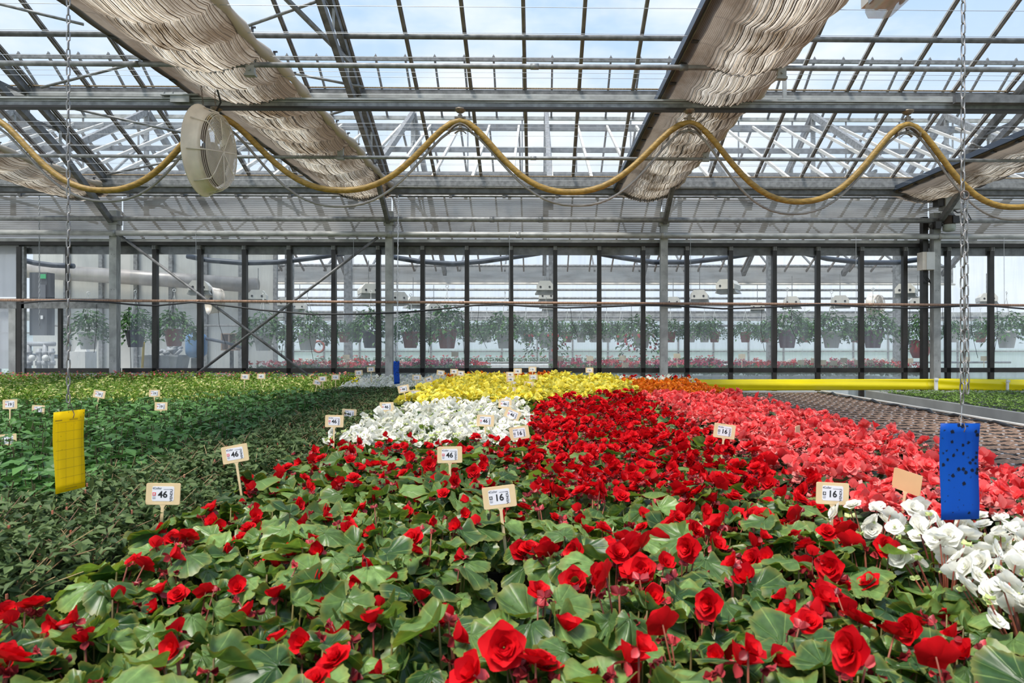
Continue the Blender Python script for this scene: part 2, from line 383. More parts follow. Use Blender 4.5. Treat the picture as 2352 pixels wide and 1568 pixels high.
# fluted sheets above the wall
POLY, nt, b, o = new_mat('fluted_sheet'); nt.nodes.remove(b); k = nt.links.new
g = nd(nt, 'ShaderNodeNewGeometry'); sp = nd(nt, 'ShaderNodeSeparateXYZ'); k(g.outputs['Position'], sp.inputs[0])
mu = nd(nt, 'ShaderNodeMath', operation='MULTIPLY'); mu.inputs[1].default_value = 2 * math.pi / 0.033; k(sp.outputs['Z'], mu.inputs[0])
sn = nd(nt, 'ShaderNodeMath', operation='SINE'); k(mu.outputs[0], sn.inputs[0])
nz = nd(nt, 'ShaderNodeTexNoise'); mp = nd(nt, 'ShaderNodeMapping'); mp.inputs['Scale'].default_value = (0.9, 1, 5); nz.inputs['Scale'].default_value = 1.3; nz.inputs['Detail'].default_value = 6
k(g.outputs['Position'], mp.inputs[0]); k(mp.outputs[0], nz.inputs['Vector'])
cr = nd(nt, 'ShaderNodeValToRGB'); cr.color_ramp.elements[0].position = 0.3; cr.color_ramp.elements[0].color = (0.20, 0.18, 0.155, 1); cr.color_ramp.elements[1].position = 0.6; cr.color_ramp.elements[1].color = (0.40, 0.375, 0.34, 1)
k(nz.outputs[0], cr.inputs[0])
df = nd(nt, 'ShaderNodeBsdfDiffuse'); tl = nd(nt, 'ShaderNodeBsdfTranslucent'); a1 = nd(nt, 'ShaderNodeMixShader'); a1.inputs[0].default_value = 0.55
k(cr.outputs[0], df.inputs[0]); k(cr.outputs[0], tl.inputs[0]); k(df.outputs[0], a1.inputs[1]); k(tl.outputs[0], a1.inputs[2])
tr = nd(nt, 'ShaderNodeBsdfTransparent'); tr.inputs[0].default_value = (0.9, 0.9, 0.9, 1)
mr = nd(nt, 'ShaderNodeMapRange'); mr.inputs[1].default_value = -1; mr.inputs[2].default_value = 1; mr.inputs[3].default_value = 0.74; mr.inputs[4].default_value = 0.98; k(sn.outputs[0], mr.inputs[0])
a2 = nd(nt, 'ShaderNodeMixShader'); k(mr.outputs[0], a2.inputs[0]); k(tr.outputs[0], a2.inputs[1]); k(a1.outputs[0], a2.inputs[2]); k(a2.outputs[0], o.inputs[0])
cuts = [XR[0]] + COLX + [XR[1]]
for a_, b_ in zip(cuts[:-1], cuts[1:]): pane(a_ + 0.01, b_ - 0.01, 3.30, 3.965, POLY, WY - 0.03, 'fluted_sheet')
p = MB(); p.box((0.5, WY + 0.0, 3.265), (23, 0.05, 0.06)); p.build('sheet_sill', STEELW, wall)
p = MB(); p.tube([(XR[0], WY - 0.07, 3.985), (XR[1], WY - 0.07, 3.985)], 0.022, 8); p.build('sheet_top_tube', GALV, wall, True)
# columns in front of the wall
for i, x in enumerate(COLX):
    c_ = MB(); w = 0.115
    c_.box((0, 0, 1.85), (w, 0.11, 3.7)); c_.box((0, 0, 3.52), (0.16, 0.14, 0.09))
    o = c_.build('column', STEELW, wall, False, (x, 10.97, 0))
    h = MB()
    for z in (1.31, 2.44, 3.0):
        for sx in (-0.022, 0.022): h.lathe([(0.0045, -0.0575), (0.0045, -0.055)], 8, 0, Matrix.Translation((sx, 0, z)) @ Matrix.Rotation(math.pi / 2, 4, 'X') @ Matrix.Translation((0, 0, 0.112)), True)
    hh = h.build('bolt_hole', DARKFR, o); hh['kind'] = 'stuff'
# second dark upright at the right-hand column
p = MB(); p.box((COLX[3] - 0.135, 11.06, 1.95), (0.085, 0.10, 3.4)); p.build('dark_upright', DARKFR, wall)
# crossed brace rods in the left bay
for a_, b_ in (((272, 538), (722, 872)), ((868, 545), (450, 860))):
    t = MB(); t.tube([at(*a_, 10.88), at(*b_, 10.84)], 0.022, 8); t.build('brace_rod', GALVD, wall, True)
# sliding door frame at the left end
XL = COLX[0] - 0.06; xd = at(50, 787, WY).x
door = struct(thing('door_1', None, None), 'grey framed sliding door with milky lower panel and clear panes')
p = MB(); p.box(((XL - 10.6) / 2 - 0.0, WY - 0.03, at(0, 697, WY).z), (XL + 10.6, 0.06, 0.16)); p.build('transom', GALV, door)
p = MB(); p.box((xd, WY - 0.03, 1.65), (0.075, 0.08, 3.0)); p.build('stile', DARKFR, door)
p = MB(); p.box((xd - 0.10, WY - 0.04, 1.2), (0.11, 0.07, 1.9)); p.build('stile', STEELW, door)
p = MB(); p.box((xd + 0.06, WY - 0.03, 1.65), (0.04, 0.06, 3.0)); p.build('stile', GALV, door)
xm = at(155, 787, WY).x
p = MB(); p.box((xm, WY, 2.7), (0.04, 0.05, 1.0)); p.build('glazing_stile', DARKFR, door)
p = MB(); p.box((at(139, 787, WY).x, WY, 1.66), (0.055, 0.05, 1.0)); p.build('glazing_stile', DARKFR, door)
p = MB(); p.box(((xd + XL) / 2, WY, 1.15), (XL - xd, 0.07, 0.075)); p.build('bottom_rail', DARKFR, door)
MILK = glass('milky_sheet', 0.9, (0.9, 0.9, 0.9), 0.03, (0.72, 0.73, 0.75))
for z0, z1 in ((1.18, 2.16), (2.34, 3.18)):
    pane(xd + 0.05, XL, z0, z1, GLASSW, WY + 0.03, 'pane', door); pane(-10.6, xd - 0.05, z0, z1, MILK, WY + 0.0, 'milky_panel', door)
pane(-10.6, XL, 0.2, 1.12, MILK, WY + 0.02, 'milky_panel', door)

# ------------------------------------------------------------------ pipes and rails along the house
def pipe(name, label, cat, a_, b_, Y, r, mat, joints=()):
    A, B = at(*a_, Y), at(*b_, Y); d = (B - A) / (B.x - A.x)
    A = A + d * (XR[0] + 0.3 - A.x); B = B + d * (XR[1] - 0.3 - B.x)
    root = tag(MB().tube([A, B], r, 14).build(name, mat, None, True), label, cat)
    for px in joints:
        q = at(px, a_[1] + (b_[1] - a_[1]) * (px - a_[0]) / (b_[0] - a_[0]), Y)
        MB().tube([q - Vector((0.035, 0, 0)), q + Vector((0.035, 0, 0))], r * 1.18, 12).build('coupling', mat, root, True)
    return root
pipe('screen_pipe', 'grey screen pipe highest of the pipes crossing under the pleated curtains', 'pipe', (0, 145), (2352, 160), 5.78, 0.022, GALV, (310, 1228, 1570))
pipe('screen_pipe', 'thin grey screen pipe below the hose rail behind the yellow hose', 'pipe', (0, 357), (2352, 369), 8.4, 0.021, GALV, (1225,))
pipe('heating_pipe', 'upper grey heating pipe in front of the fluted sheets', 'pipe', (0, 501), (2352, 507), 10.86, 0.040, GALV, (1130, 1242))
pipe('heating_pipe', 'lower pale heating pipe just above the partition windows', 'pipe', (0, 534), (2352, 544), 10.84, 0.044, STEELW, (262, 895, 1190, 1523, 2160))
pipe('water_pipe', 'thin rusty brown water pipe across the partition windows', 'pipe', (0, 689), (2352, 701), 10.80, 0.021, COPPER, (250, 455, 1060, 2000))
# black cable that droops below the rusty pipe
cb = [(45, 697), (90, 692), (150, 690), (250, 694), (310, 700), (360, 702), (440, 694), (480, 697), (600, 712), (720, 722), (830, 721), (920, 718), (1010, 710), (1090, 701), (1150, 698), (1210, 703), (1300, 707), (1400, 704), (1480, 700), (1560, 703), (1660, 709), (1760, 706), (1860, 700), (1900, 699), (1990, 705), (2100, 708), (2200, 703), (2270, 702), (2352, 709), (2420, 712)]
t = MB(); t.tube([at(x, y, 10.77) for x, y in cb], 0.014, 7); tag(t.build('cable', CABLE, None, True), 'black cable drooping below the rusty pipe across the windows', 'cable')
# hose rail
rail = thing('hose_rail', 'wide galvanised rail that carries the hose trolleys', 'rail')
RY = 6.6; A, B = at(0, 236, RY), at(2352, 246, RY); A, B = A + (A - B) * 0.25, B + (B - A) * 0.15
for nm, dz, w, h, m in (('rail_web', 0, 0.03, 0.075, GALV), ('rail_top_flange', 0.04, 0.075, 0.018, STEELW), ('rail_bottom_flange', -0.043, 0.08, 0.022, DARKFR), ('rail_rib', 0.02, 0.045, 0.012, STEELW)):
    MB().bar(A + Vector((0, 0, dz)), B + Vector((0, 0, dz)), w, h, m and 0).build(nm, m, rail)
def railz(px): return at(px, 236 + 10 * px / 2352.0, RY)
q = railz(420); c_ = MB(); c_.box(q + Vector((0, -0.05, 0.03)), (0.18, 0.02, 0.07)); c_.box(q + Vector((0, -0.02, 0.065)), (0.36, 0.10, 0.014))
for dx in (-0.16, -0.08, 0.1, 0.16): c_.tube([q + Vector((dx, -0.03, 0.06)), q + Vector((dx, -0.03, 0.10))], 0.009, 6)
c_.build('joint_plate', STEELW, rail)
for px, py0 in ((590, 160), (1802, 165)):
    a_ = railz(px); c_ = MB(); c_.bar(a_ + Vector((0, 0, 0.04)), a_ + Vector((0, 0, 0.40)), 0.035, 0.025, up=(0, 1, 0)); c_.box(a_ + Vector((0, 0, 0.055)), (0.16, 0.08, 0.012)); c_.build('rail_hanger', STEELW, rail)
c_ = MB(); a_ = at(2192, 228, 6.5); c_.box(a_ + Vector((1.2, 0, 0.0)), (2.4, 0.05, 0.075)); tag(c_.build('steel_channel', GALVD), 'short steel box channel lying above the hose rail at the right', 'beam')

# ------------------------------------------------------------------ screen wires
ww = MB(); ww.tube([(XR[0], 0, 0), (XR[1], 0, 0)], 0.0022, 5); wire_me = ww.mesh('screen_wire', WIRE)
wy = [4.95 + 0.44 * i for i in range(14)]
for i, y in enumerate(wy):
    tag(obj('screen_wire', wire_me, None, (0, y, 4.03)), 'taut thin steel wire under the glass roof carrying the curtains', 'wire', 'lower curtain wires')
    if i % 2 == 0: tag(obj('screen_wire', wire_me, None, (0, y + 0.2, 4.33)), 'taut thin steel wire strung above the pleated curtains', 'wire', 'upper curtain wires')

# ------------------------------------------------------------------ pleated shade curtains
def cloth_material():
    m, nt, b, o = new_mat('striped_screen_cloth'); nt.nodes.remove(b); k = nt.links.new
    uv = nd(nt, 'ShaderNodeUVMap'); sp = nd(nt, 'ShaderNodeSeparateXYZ'); k(uv.outputs[0], sp.inputs[0])
    nz = nd(nt, 'ShaderNodeTexNoise'); nz.inputs['Scale'].default_value = 3.0; nz.inputs['Detail'].default_value = 5; k(uv.outputs[0], nz.inputs['Vector'])
    mu = nd(nt, 'ShaderNodeMath', operation='MULTIPLY_ADD'); mu.inputs[1].default_value = 70.0; k(sp.outputs['X'], mu.inputs[0])
    sc = nd(nt, 'ShaderNodeMath', operation='MULTIPLY'); sc.inputs[1].default_value = 3.0; k(nz.outputs[0], sc.inputs[0]); k(sc.outputs[0], mu.inputs[2])
    fr = nd(nt, 'ShaderNodeMath', operation='FRACT'); k(mu.outputs[0], fr.inputs[0])
    st = nd(nt, 'ShaderNodeValToRGB'); st.color_ramp.interpolation = 'LINEAR'
    e = st.color_ramp.elements; e[0].position = 0.0; e[0].color = (0.06, 0.042, 0.03, 1); e[1].position = 1.0; e[1].color = (0.80, 0.72, 0.60, 1)
    for pos, cc in ((0.20, (0.06, 0.042, 0.03, 1)), (0.28, (0.90, 0.86, 0.79, 1)), (0.60, (0.90, 0.86, 0.79, 1)), (0.70, (0.32, 0.24, 0.16, 1)), (0.78, (0.85, 0.77, 0.65, 1))):
        x = e.new(pos); x.color = cc
    k(fr.outputs[0], st.inputs[0])
    n2 = nd(nt, 'ShaderNodeTexNoise'); n2.inputs['Scale'].default_value = 1.7; n2.inputs['Detail'].default_value = 7; n2.inputs['Roughness'].default_value = 0.65; k(uv.outputs[0], n2.inputs['Vector'])
    r2 = nd(nt, 'ShaderNodeValToRGB'); r2.color_ramp.elements[0].position = 0.40; r2.color_ramp.elements[0].color = (0.30, 0.235, 0.17, 1); r2.color_ramp.elements[1].position = 0.56; r2.color_ramp.elements[1].color = (1, 0.97, 0.92, 1)
    k(n2.outputs[0], r2.inputs[0])
    mx = nd(nt, 'ShaderNodeMixRGB', blend_type='MULTIPLY'); mx.inputs[0].default_value = 1.0; k(st.outputs[0], mx.inputs[1]); k(r2.outputs[0], mx.inputs[2])
    # the outermost fifth is plain brown backing
    bk = nd(nt, 'ShaderNodeMapRange'); bk.inputs[1].default_value = 0.22; bk.inputs[2].default_value = 0.34; bk.inputs[3].default_value = 0.80; bk.inputs[4].default_value = 0.0; k(sp.outputs['X'], bk.inputs[0])
    bk2 = nd(nt, 'ShaderNodeMapRange'); bk2.inputs[1].default_value = 0.70; bk2.inputs[2].default_value = 0.84; bk2.inputs[3].default_value = 0.0; bk2.inputs[4].default_value = 0.62; k(sp.outputs['X'], bk2.inputs[0])
    bks = nd(nt, 'ShaderNodeMath', operation='ADD', use_clamp=True); k(bk.outputs[0], bks.inputs[0]); k(bk2.outputs[0], bks.inputs[1])
    m3 = nd(nt, 'ShaderNodeMixRGB'); m3.inputs[2].default_value = (0.165, 0.125, 0.092, 1); k(bks.outputs[0], m3.inputs[0]); k(mx.outputs[0], m3.inputs[1])
    df = nd(nt, 'ShaderNodeBsdfDiffuse'); tl = nd(nt, 'ShaderNodeBsdfTranslucent'); ms = nd(nt, 'ShaderNodeMixShader'); ms.inputs[0].default_value = 0.55
    k(m3.outputs[0], df.inputs[0]); k(m3.outputs[0], tl.inputs[0]); k(df.outputs[0], ms.inputs[1]); k(tl.outputs[0], ms.inputs[2]); k(ms.outputs[0], o.inputs[0])
    return m
CLOTH = cloth_material()
HEM = leafy('pale_hem', (0.62, 0.55, 0.47), (0.70, 0.63, 0.54), 0.3, 0.8)
ALUB = solid('blue_grey_bar', (0.075, 0.095, 0.13), 0.4, 0.3); TAN = solid('tan_bar', (0.42, 0.34, 0.22), 0.6, 0, 0.3, 8)
Y0C, Y1C = 2.6, 11.05
def curtain_meshes(width=1.0):
    rng = random.Random(7)
    NT, step = 120, 0.055; NY = int((Y1C - Y0C) / step)
    tw = 0.44; off = 4.95 % tw
    amp = [rng.uniform(0.5, 1.2) for _ in range(60)]; ph = [rng.uniform(0, 6.28) for _ in range(60)]
    v, uv = [], []
    for j in range(NY + 1):
        y = Y0C + (Y1C - Y0C) * j / NY
        s = ((y - off) % tw) / tw; cell = int((y - off) // tw)
        crng = random.Random(cell * 13 + 5); sh = crng.uniform(-0.5, 0.5); sag = 4 * s * (1 - s)
        for i in range(NT + 1):
            t = i / NT
            pl = max(0.0, min(1.0, (t - 0.16) / 0.1))
            drift = (0.020 * (s - 0.5) + 0.003 * sh) * pl
            fold = math.sin(2 * math.pi * t * 27 + 0.5 * math.sin(y * 1.4 + ph[int(t * 9)]) + sh * 0.5)
            x = t * width + drift + pl * 0.005 * math.sin(2 * math.pi * t * 54 + y * 0.8)
            z = -0.02 - 0.030 * sag * (0.3 + 0.7 * pl) - pl * 0.026 * (fold * 0.5 + 0.5) * amp[int(t * 30)] * (0.6 + 0.4 * sag)
            z -= 0.10 * math.exp(-((t - 0.55) / 0.33) ** 2) * (0.8 + 0.3 * math.sin(y * 1.3 + 1))       # the bundle hangs lowest in its middle
            if t > 0.93: z += (t - 0.93) * 1.6                                                        # the edge rolls up
            v.append((x, y, z)); uv.append((t, y * 0.55))
    f = [(j * (NT + 1) + i, j * (NT + 1) + i + 1, (j + 1) * (NT + 1) + i + 1, (j + 1) * (NT + 1) + i) for j in range(NY) for i in range(NT)]
    cl = MB(); cl.add(v, f, 0, uv)
    hem = MB(); pts = [(width + 0.02 + 0.012 * math.sin(y * 3.1), y, 0.045 + 0.012 * math.sin(y * 5.3)) for y in [Y0C + 0.12 * i for i in range(int((Y1C - Y0C) / 0.12) + 1)]]
    hem.tube(pts, [0.042 + 0.012 * math.sin(i * 1.7) for i in range(len(pts))], 8)
    bar = MB(); bar.box((-0.012, (Y0C + Y1C) / 2, 0.03), (0.035, Y1C - Y0C, 0.07))
    bar2 = MB(); bar2.box((0.035, (Y0C + Y1C) / 2, 0.0), (0.055, Y1C - Y0C, 0.02))
    clip = MB(); clip.box((0, 0, 0), (0.05, 0.055, 0.035)); clip.box((0.012, 0, 0.03), (0.018, 0.03, 0.04))
    pin = MB(); pin.box((0, 0, 0), (0.012, 0.03, 0.05)); pin.box((0.012, 0, 0.022), (0.03, 0.014, 0.012))
    return (cl.mesh('cloth', CLOTH, True), hem.mesh('rolled_hem', HEM, True), bar.mesh('edge_bar', ALUB), bar2.mesh('edge_strip', TAN), clip.mesh('wire_clip', BLACK), pin.mesh('hem_pin', BLACK))
CM = curtain_meshes()
br = MB(); br.box((0, 0, -0.02), (0.07, 0.04, 0.16)); br.box((0, 0, -0.11), (0.09, 0.055, 0.02)); br.tube([(0.0, -0.035, -0.07), (0.0, 0.035, -0.07)], 0.012, 6); br_me = br.mesh('pipe_bracket', STEELW)
def curtain(x, label, w=1.0):
    c_ = thing('shade_curtain', label, 'curtain', (x, 0, 4.02), 0, 'gathered shade curtains under the roof')
    for me in CM[:4]: obj(me.name, me, c_, None, None, (w, 1, 1))
    for y in wy[1:]: obj('wire_clip', CM[4], c_, (0.035, y, -0.02))
    for i in range(14): obj('hem_pin', CM[5], c_, (1.0 * w + 0.03, 4.6 + 0.46 * i, 0.09))
    for y in (5.78, 8.4): obj('pipe_bracket', br_me, c_, (0.97 * w - 0.06, y, -0.06))
    return c_
curtain(at(757, 448, 11.05).x, 'pleated striped curtain bundle running behind the hanging fan', 1.03)
curtain(at(1407, 448, 11.05).x, 'pleated striped curtain bundle right of centre hanging in the middle of the roof', 0.95)
curtain(at(2035, 452, 11.05).x, 'pleated curtain bundle at the right edge above the gear motor')
curtain(at(262, 448, 11.05).x - 1.05, 'pleated curtain bundle at the left edge below the roof slope')

# ------------------------------------------------------------------ hoses on trolleys
HANG = [(-30, 262), (497, 262), (1057, 272), (1583, 276), (2085, 280), (2590, 284)]
def hose_pts(dy, lows, dtop):
    pts = []
    for (a_, b_), (lx, ly) in zip(zip(HANG[:-1], HANG[1:]), lows):
        for i in range(26):
            t = i / 25.0
            u = t * 2 - 1; w = math.sin(math.pi / 2 * abs(u) ** 2.3)
            hy = (a_[1] if u < 0 else b_[1]) + dtop
            x = a_[0] + (b_[0] - a_[0]) * t
            skew = (lx - (a_[0] + b_[0]) / 2) * (1 - u * u)
            if i == 25 and b_ != HANG[-1]: continue
            pts.append(at(x + skew, ly + (hy - ly) * w, RY + dy))
    return pts
YH = solid('yellow_hose', (0.42, 0.25, 0.05), 0.5, 0, 0.35, 22, stretch=(1, 1, 3)); GH = solid('grey_hose', (0.33, 0.30, 0.27), 0.6, 0, 0.2, 12)
t = MB(); t.tube(hose_pts(0.0, [(240, 437), (785, 437), (1310, 441), (1835, 463), (2330, 476)], 5), 0.029, 10)
tag(t.build('water_hose', YH, None, True), 'thick yellow hose hanging in loops from the trolleys', 'hose')
t = MB(); t.tube(hose_pts(0.02, [(245, 462), (780, 474), (1325, 472), (1822, 491), (2330, 504)], 22), 0.0125, 8)
tag(t.build('supply_hose', GH, None, True), 'thin grey hose looping below the yellow hose', 'hose')
BRZ = solid('bronze_trolley', (0.30, 0.24, 0.18), 0.45, 0.5, 0.3, 20)
for i, lab in ((1, 'hose trolley on the rail beside the fan'), (2, 'hose trolley on the rail left of the middle curtain'), (3, 'hose trolley on the rail in front of the middle curtain'), (4, 'hose trolley on the rail nearest the right chain')):
    px, py = HANG[i]; q = railz(px); q.z -= 0.055
    tr_ = thing('hose_trolley', lab, 'trolley', q, 0, 'hose trolleys')
    c_ = MB(); c_.lathe([(0.06, 0.012), (0.055, 0.0), (0.028, -0.022), (0.012, -0.026)], 14, 0, None, True); c_.build('wheel_housing', BRZ, tr_, True)
    c_ = MB(); c_.tube([(0, 0, -0.02), (0, 0, -0.055)], 0.013, 8); c_.box((0, 0, -0.06), (0.04, 0.045, 0.03)); c_.box((0, 0, -0.068), (0.105, 0.02, 0.014)); c_.box((0, 0, -0.10), (0.036, 0.04, 0.06)); c_.box((0, 0, -0.145), (0.03, 0.03, 0.06)); c_.build('clamp', BRZ, tr_)
    zt = at(px, py + 5, RY).z - q.z
    c_ = MB(); pts = [(0.11 * u, 0, zt - 0.033 - 0.055 * u * u * 1.3) for u in [k / 5 - 1 for k in range(11)]]
    for a_, b_ in zip(pts[:-1], pts[1:]): c_.bar(a_, b_, 0.05, 0.012)
    c_.box((pts[0][0], 0, pts[0][2]), (0.008, 0.07, 0.035)); c_.box((pts[-1][0], 0, pts[-1][2]), (0.008, 0.07, 0.035)); c_.build('saddle', BRZ, tr_)
    zt = at(px, py + 22, RY).z - q.z
    c_ = MB(); pts = [(0.055 * u, 0.02, zt - 0.017 - 0.03 * u * u) for u in [k / 3 - 1 for k in range(7)]]
    for a_, b_ in zip(pts[:-1], pts[1:]): c_.bar(a_, b_, 0.03, 0.007)
    c_.build('small_saddle', BRZ, tr_)

# ------------------------------------------------------------------ chains
CHN = solid('steel_chain', (0.30, 0.29, 0.28), 0.45, 0.7, 0.3, 30); CHR = solid('rusty_chain', (0.20, 0.15, 0.12), 0.6, 0.4, 0.4, 30)
def link_mesh(Lk, Wk, r, mat, n=12, k=5):
    m = MB(); vs = []; h = Lk / 2 - Wk / 2
    for i in range(n):
        a_ = 2 * math.pi * i / n; cx_, cz = math.cos(a_) * (Wk / 2 - r), math.sin(a_) * (Wk / 2 - r)
        cz += h * (1 if math.sin(a_) > 0.001 else (-1 if math.sin(a_) < -0.001 else 0))
        for j in range(k):
            b_ = 2 * math.pi * j / k
            vs.append((cx_ + r * math.cos(b_) * math.cos(a_), r * math.sin(b_), cz + r * math.cos(b_) * math.sin(a_)))
    fs = [(i * k + j, ((i + 1) % n) * k + j, ((i + 1) % n) * k + (j + 1) % k, i * k + (j + 1) % k) for i in range(n) for j in range(k)]
    return m.add(vs, fs).mesh('chain_link', mat, True)
def chain(label, top, bottom, Lk, Wk, r, mat, cat='chain', group=None):
    top, bottom = Vector(top), Vector(bottom); d = top - bottom; Ln = d.length; me = link_mesh(Lk, Wk, r, mat)
    c_ = thing('chain', label, cat, bottom, 0, group); n = int(Ln / (Lk - 2 * r)); q = d.to_track_quat('Z', 'X')
    for i in range(n):
        e_ = (q.to_matrix() @ Matrix.Rotation(math.pi / 2 * (i % 2) + 0.4, 3, 'Z')).to_euler()
        obj('chain_link', me, c_, d * ((i + 0.5) / n), e_)
    return c_
# ------------------------------------------------------------------ hanging fan
BLADE = solid('dusty_blade', (0.20, 0.155, 0.12), 0.6)
def make_fan(label, loc, rot, big=True, sc=1.0, ax=1.0):
    f_ = thing('circulation_fan', label, 'fan', loc, 0); f_.rotation_euler = rot; f_.scale = (sc * ax, sc, sc)
    R = Matrix.Rotation(math.pi / 2, 4, 'Y')          # lathe axis z -> x
    c_ = MB(); c_.lathe([(0.41, -0.17), (0.415, -0.16), (0.405, -0.15), (0.375, -0.10), (0.355, 0.0), (0.345, 0.09), (0.335, 0.09), (0.335, -0.02), (0.36, -0.12), (0.40, -0.17)], 40, 0, R); c_.build('housing', CREAM, f_, True)
    g = MB()
    rings = [(0.345, 0.02), (0.348, 0.045), (0.348, 0.07), (0.346, 0.095), (0.342, 0.12), (0.335, 0.145), (0.322, 0.165)]
    n = 26 if big else 10
    rings += [(0.31 * (1 - i / n) + 0.012, 0.172 + 0.02 * (i / n)) for i in range(n)]
    for rr_, zz in rings: g.torus(rr_, 0.0031, 40 if big else 24, 5, 0, R @ Matrix.Translation((0, 0, zz)))
    g.build('wire_guard', CREAM, f_, True)['kind'] = 'stuff'
    for k_ in range(8 if big else 6):
        a_ = math.pi * 2 * k_ / (8 if big else 6) + 0.2
        cy_, cz = math.cos(a_), math.sin(a_)
        s_ = MB(); s_.tube([(0.195, 0, 0), (0.182, cy_ * 0.27, cz * 0.27), (0.15, cy_ * 0.345, cz * 0.345), (-0.10, cy_ * 0.385, cz * 0.385)], 0.006, 6); s_.build('guard_strut', CREAM, f_, True)
    for k_ in range(5):
        a_ = math.pi * 2 * k_ / 5
        b_ = MB(); vs = []
        for r_ in (0.07, 0.2, 0.32):
            for w in (-1, 0, 1):
                an = a_ + w * (0.60 - 0.2 * (r_ - 0.07)); vs.append((0.045 * w + 0.02, r_ * math.cos(an), r_ * math.sin(an)))
        fs = [(i * 3 + j, i * 3 + j + 1, (i + 1) * 3 + j + 1, (i + 1) * 3 + j) for i in range(2) for j in range(2)]
        b_.add(vs, fs); b_.add([(x + 0.006, y, z) for x, y, z in vs], [tuple(reversed(q)) for q in fs])
        b_.build('blade', BLADE, f_, True)
    c_ = MB(); c_.lathe([(0.0, 0.08), (0.07, 0.07), (0.085, 0.03), (0.085, -0.12), (0.06, -0.15), (0.0, -0.155)], 20, 0, R); c_.build('motor_hub', DARKFR, f_, True)
    c_ = MB()
    for a_ in (0.7, 1.57, 2.4): c_.box((-0.135, 0.372 * math.cos(a_), 0.372 * math.sin(a_)), (0.03, 0.03, 0.02))
    c_.build('mounting_lug', CREAM, f_)
    return f_
FC = at(488, 348, 6.35)
make_fan('cream hanging circulation fan with wire guard beside the yellow hose', FC, (0, 0.03, 0.02), True, 1.0, 0.52)
chain('thin chain holding the left rim of the cream fan', at(441, -40, 6.35 * 0.93), FC + Vector((-0.085, 0, 0.41)), 0.034, 0.016, 0.0028, CHR)
chain('thin chain holding the grille side of the cream fan', at(487, 40, 6.25), FC + Vector((0.03, 0, 0.36)), 0.034, 0.016, 0.0028, CHR)
t = MB(); t.tube([at(482, 90, 6.25), at(486, 125, 6.22), at(495, 190, 6.2), at(507, 235, 6.25), FC + Vector((0.02, 0, 0.34))], 0.009, 6); tag(t.build('power_cord', CABLE, None, True), 'black power cord dropping to the cream fan', 'cord')

# fluorescent fixture at the top edge
PLAS = glass('clear_diffuser', 0.35, (0.96, 0.95, 0.92), 0.0, (0.85, 0.80, 0.70), gloss=0.12)
lp = at(2012, 30, 3.15)
lt_ = thing('tube_light', 'weatherproof fluorescent fixture with clear cover at the top edge', 'light', lp)
c_ = MB()
prof = [(-0.065, 0.03), (-0.068, 0.0), (-0.05, -0.035), (0.05, -0.035), (0.068, 0.0), (0.065, 0.03)]
ends = [(1.0, 0.0), (1.0, -1.22)]
vs = []
for s_, y in ((0.75, 0.0), (1.0, -0.035), (1.0, -1.2), (0.75, -1.235)):
    vs += [(x * s_, y, z * s_) for x, z in prof]
n = len(prof); fs = [(i * n + j, i * n + j + 1, (i + 1) * n + j + 1, (i + 1) * n + j) for i in range(3) for j in range(n - 1)] + [tuple(range(n)), tuple(range(4 * n - 1, 3 * n - 1, -1))]
c_.add(vs, fs); c_.build('diffuser', PLAS, lt_, True)
c_ = MB(); c_.box((0, -0.617, 0.045), (0.138, 1.24, 0.05)); c_.build('base_tray', CREAM, lt_)
for x in (-0.028, 0.028): MB().tube([(x, -0.06, -0.004), (x, -1.17, -0.004)], 0.013, 10).build('tube', WHITE, lt_, True)
c_ = MB()
for y in (-0.1, -1.1):
    for x in (-0.07, 0.07): c_.box((x, y, 0.02), (0.01, 0.04, 0.04))
c_.build('cover_clip', STEELW, lt_)
for y in (-0.15, -1.05): MB().tube([(0, y, 0.06), (0, y, 1.15)], 0.004, 5).build('hanger', WIRE, lt_)

# ------------------------------------------------------------------ gear motor and control box at the right-hand column
mo = thing('gear_motor', 'grey gear motor with dark finned body under the right curtain', 'motor', at(2180, 490, 10.8))
def pxb(px0, px1, py0, py1, Y, d, base):
    a_, b_ = at(px0, py1, Y) - base, at(px1, py0, Y) - base
    return ((a_.x + b_.x) / 2, 0, (a_.z + b_.z) / 2), (abs(b_.x - a_.x), d, abs(b_.z - a_.z))
ML = mo.location
c_ = MB(); c_.box(*pxb(2164, 2200, 448, 482, 10.8, 0.2, ML)); cc = pxb(2172, 2198, 452, 480, 10.8, 0.2, ML); c_.lathe([(0.06, 0), (0.055, 0.02)], 14, 0, Matrix.Translation((cc[0][0], -0.1, cc[0][2])) @ Matrix.Rotation(math.pi / 2, 4, 'X'), True); c_.build('gearbox', STEELW, mo)
z_ = lambda py: at(2180, py, 10.8).z - ML.z
c_ = MB(); c_.lathe([(0.075, z_(482)), (0.06, z_(488)), (0.07, z_(492)), (0.09, z_(496))], 18); c_.build('neck', GALV, mo, True)
c_ = MB(); pf = []
for i in range(13): pf += [(0.092 if i % 2 else 0.08, z_(496) + (z_(516) - z_(496)) * i / 12)]
c_.lathe(pf, 18); c_.build('motor_body', solid('brown_motor', (0.13, 0.10, 0.085), 0.5, 0.2), mo)
c_ = MB(); c_.lathe([(0.094, z_(516)), (0.096, z_(524)), (0.088, z_(530)), (0.05, z_(532)), (0, z_(532))], 18); c_.build('fan_cap', solid('grey_green_cap', (0.42, 0.46, 0.42), 0.4), mo, True)
c_ = MB(); c_.box((0.05, -0.08, z_(506)), (0.10, 0.06, 0.11)); c_.build('terminal_box', BLACK, mo)
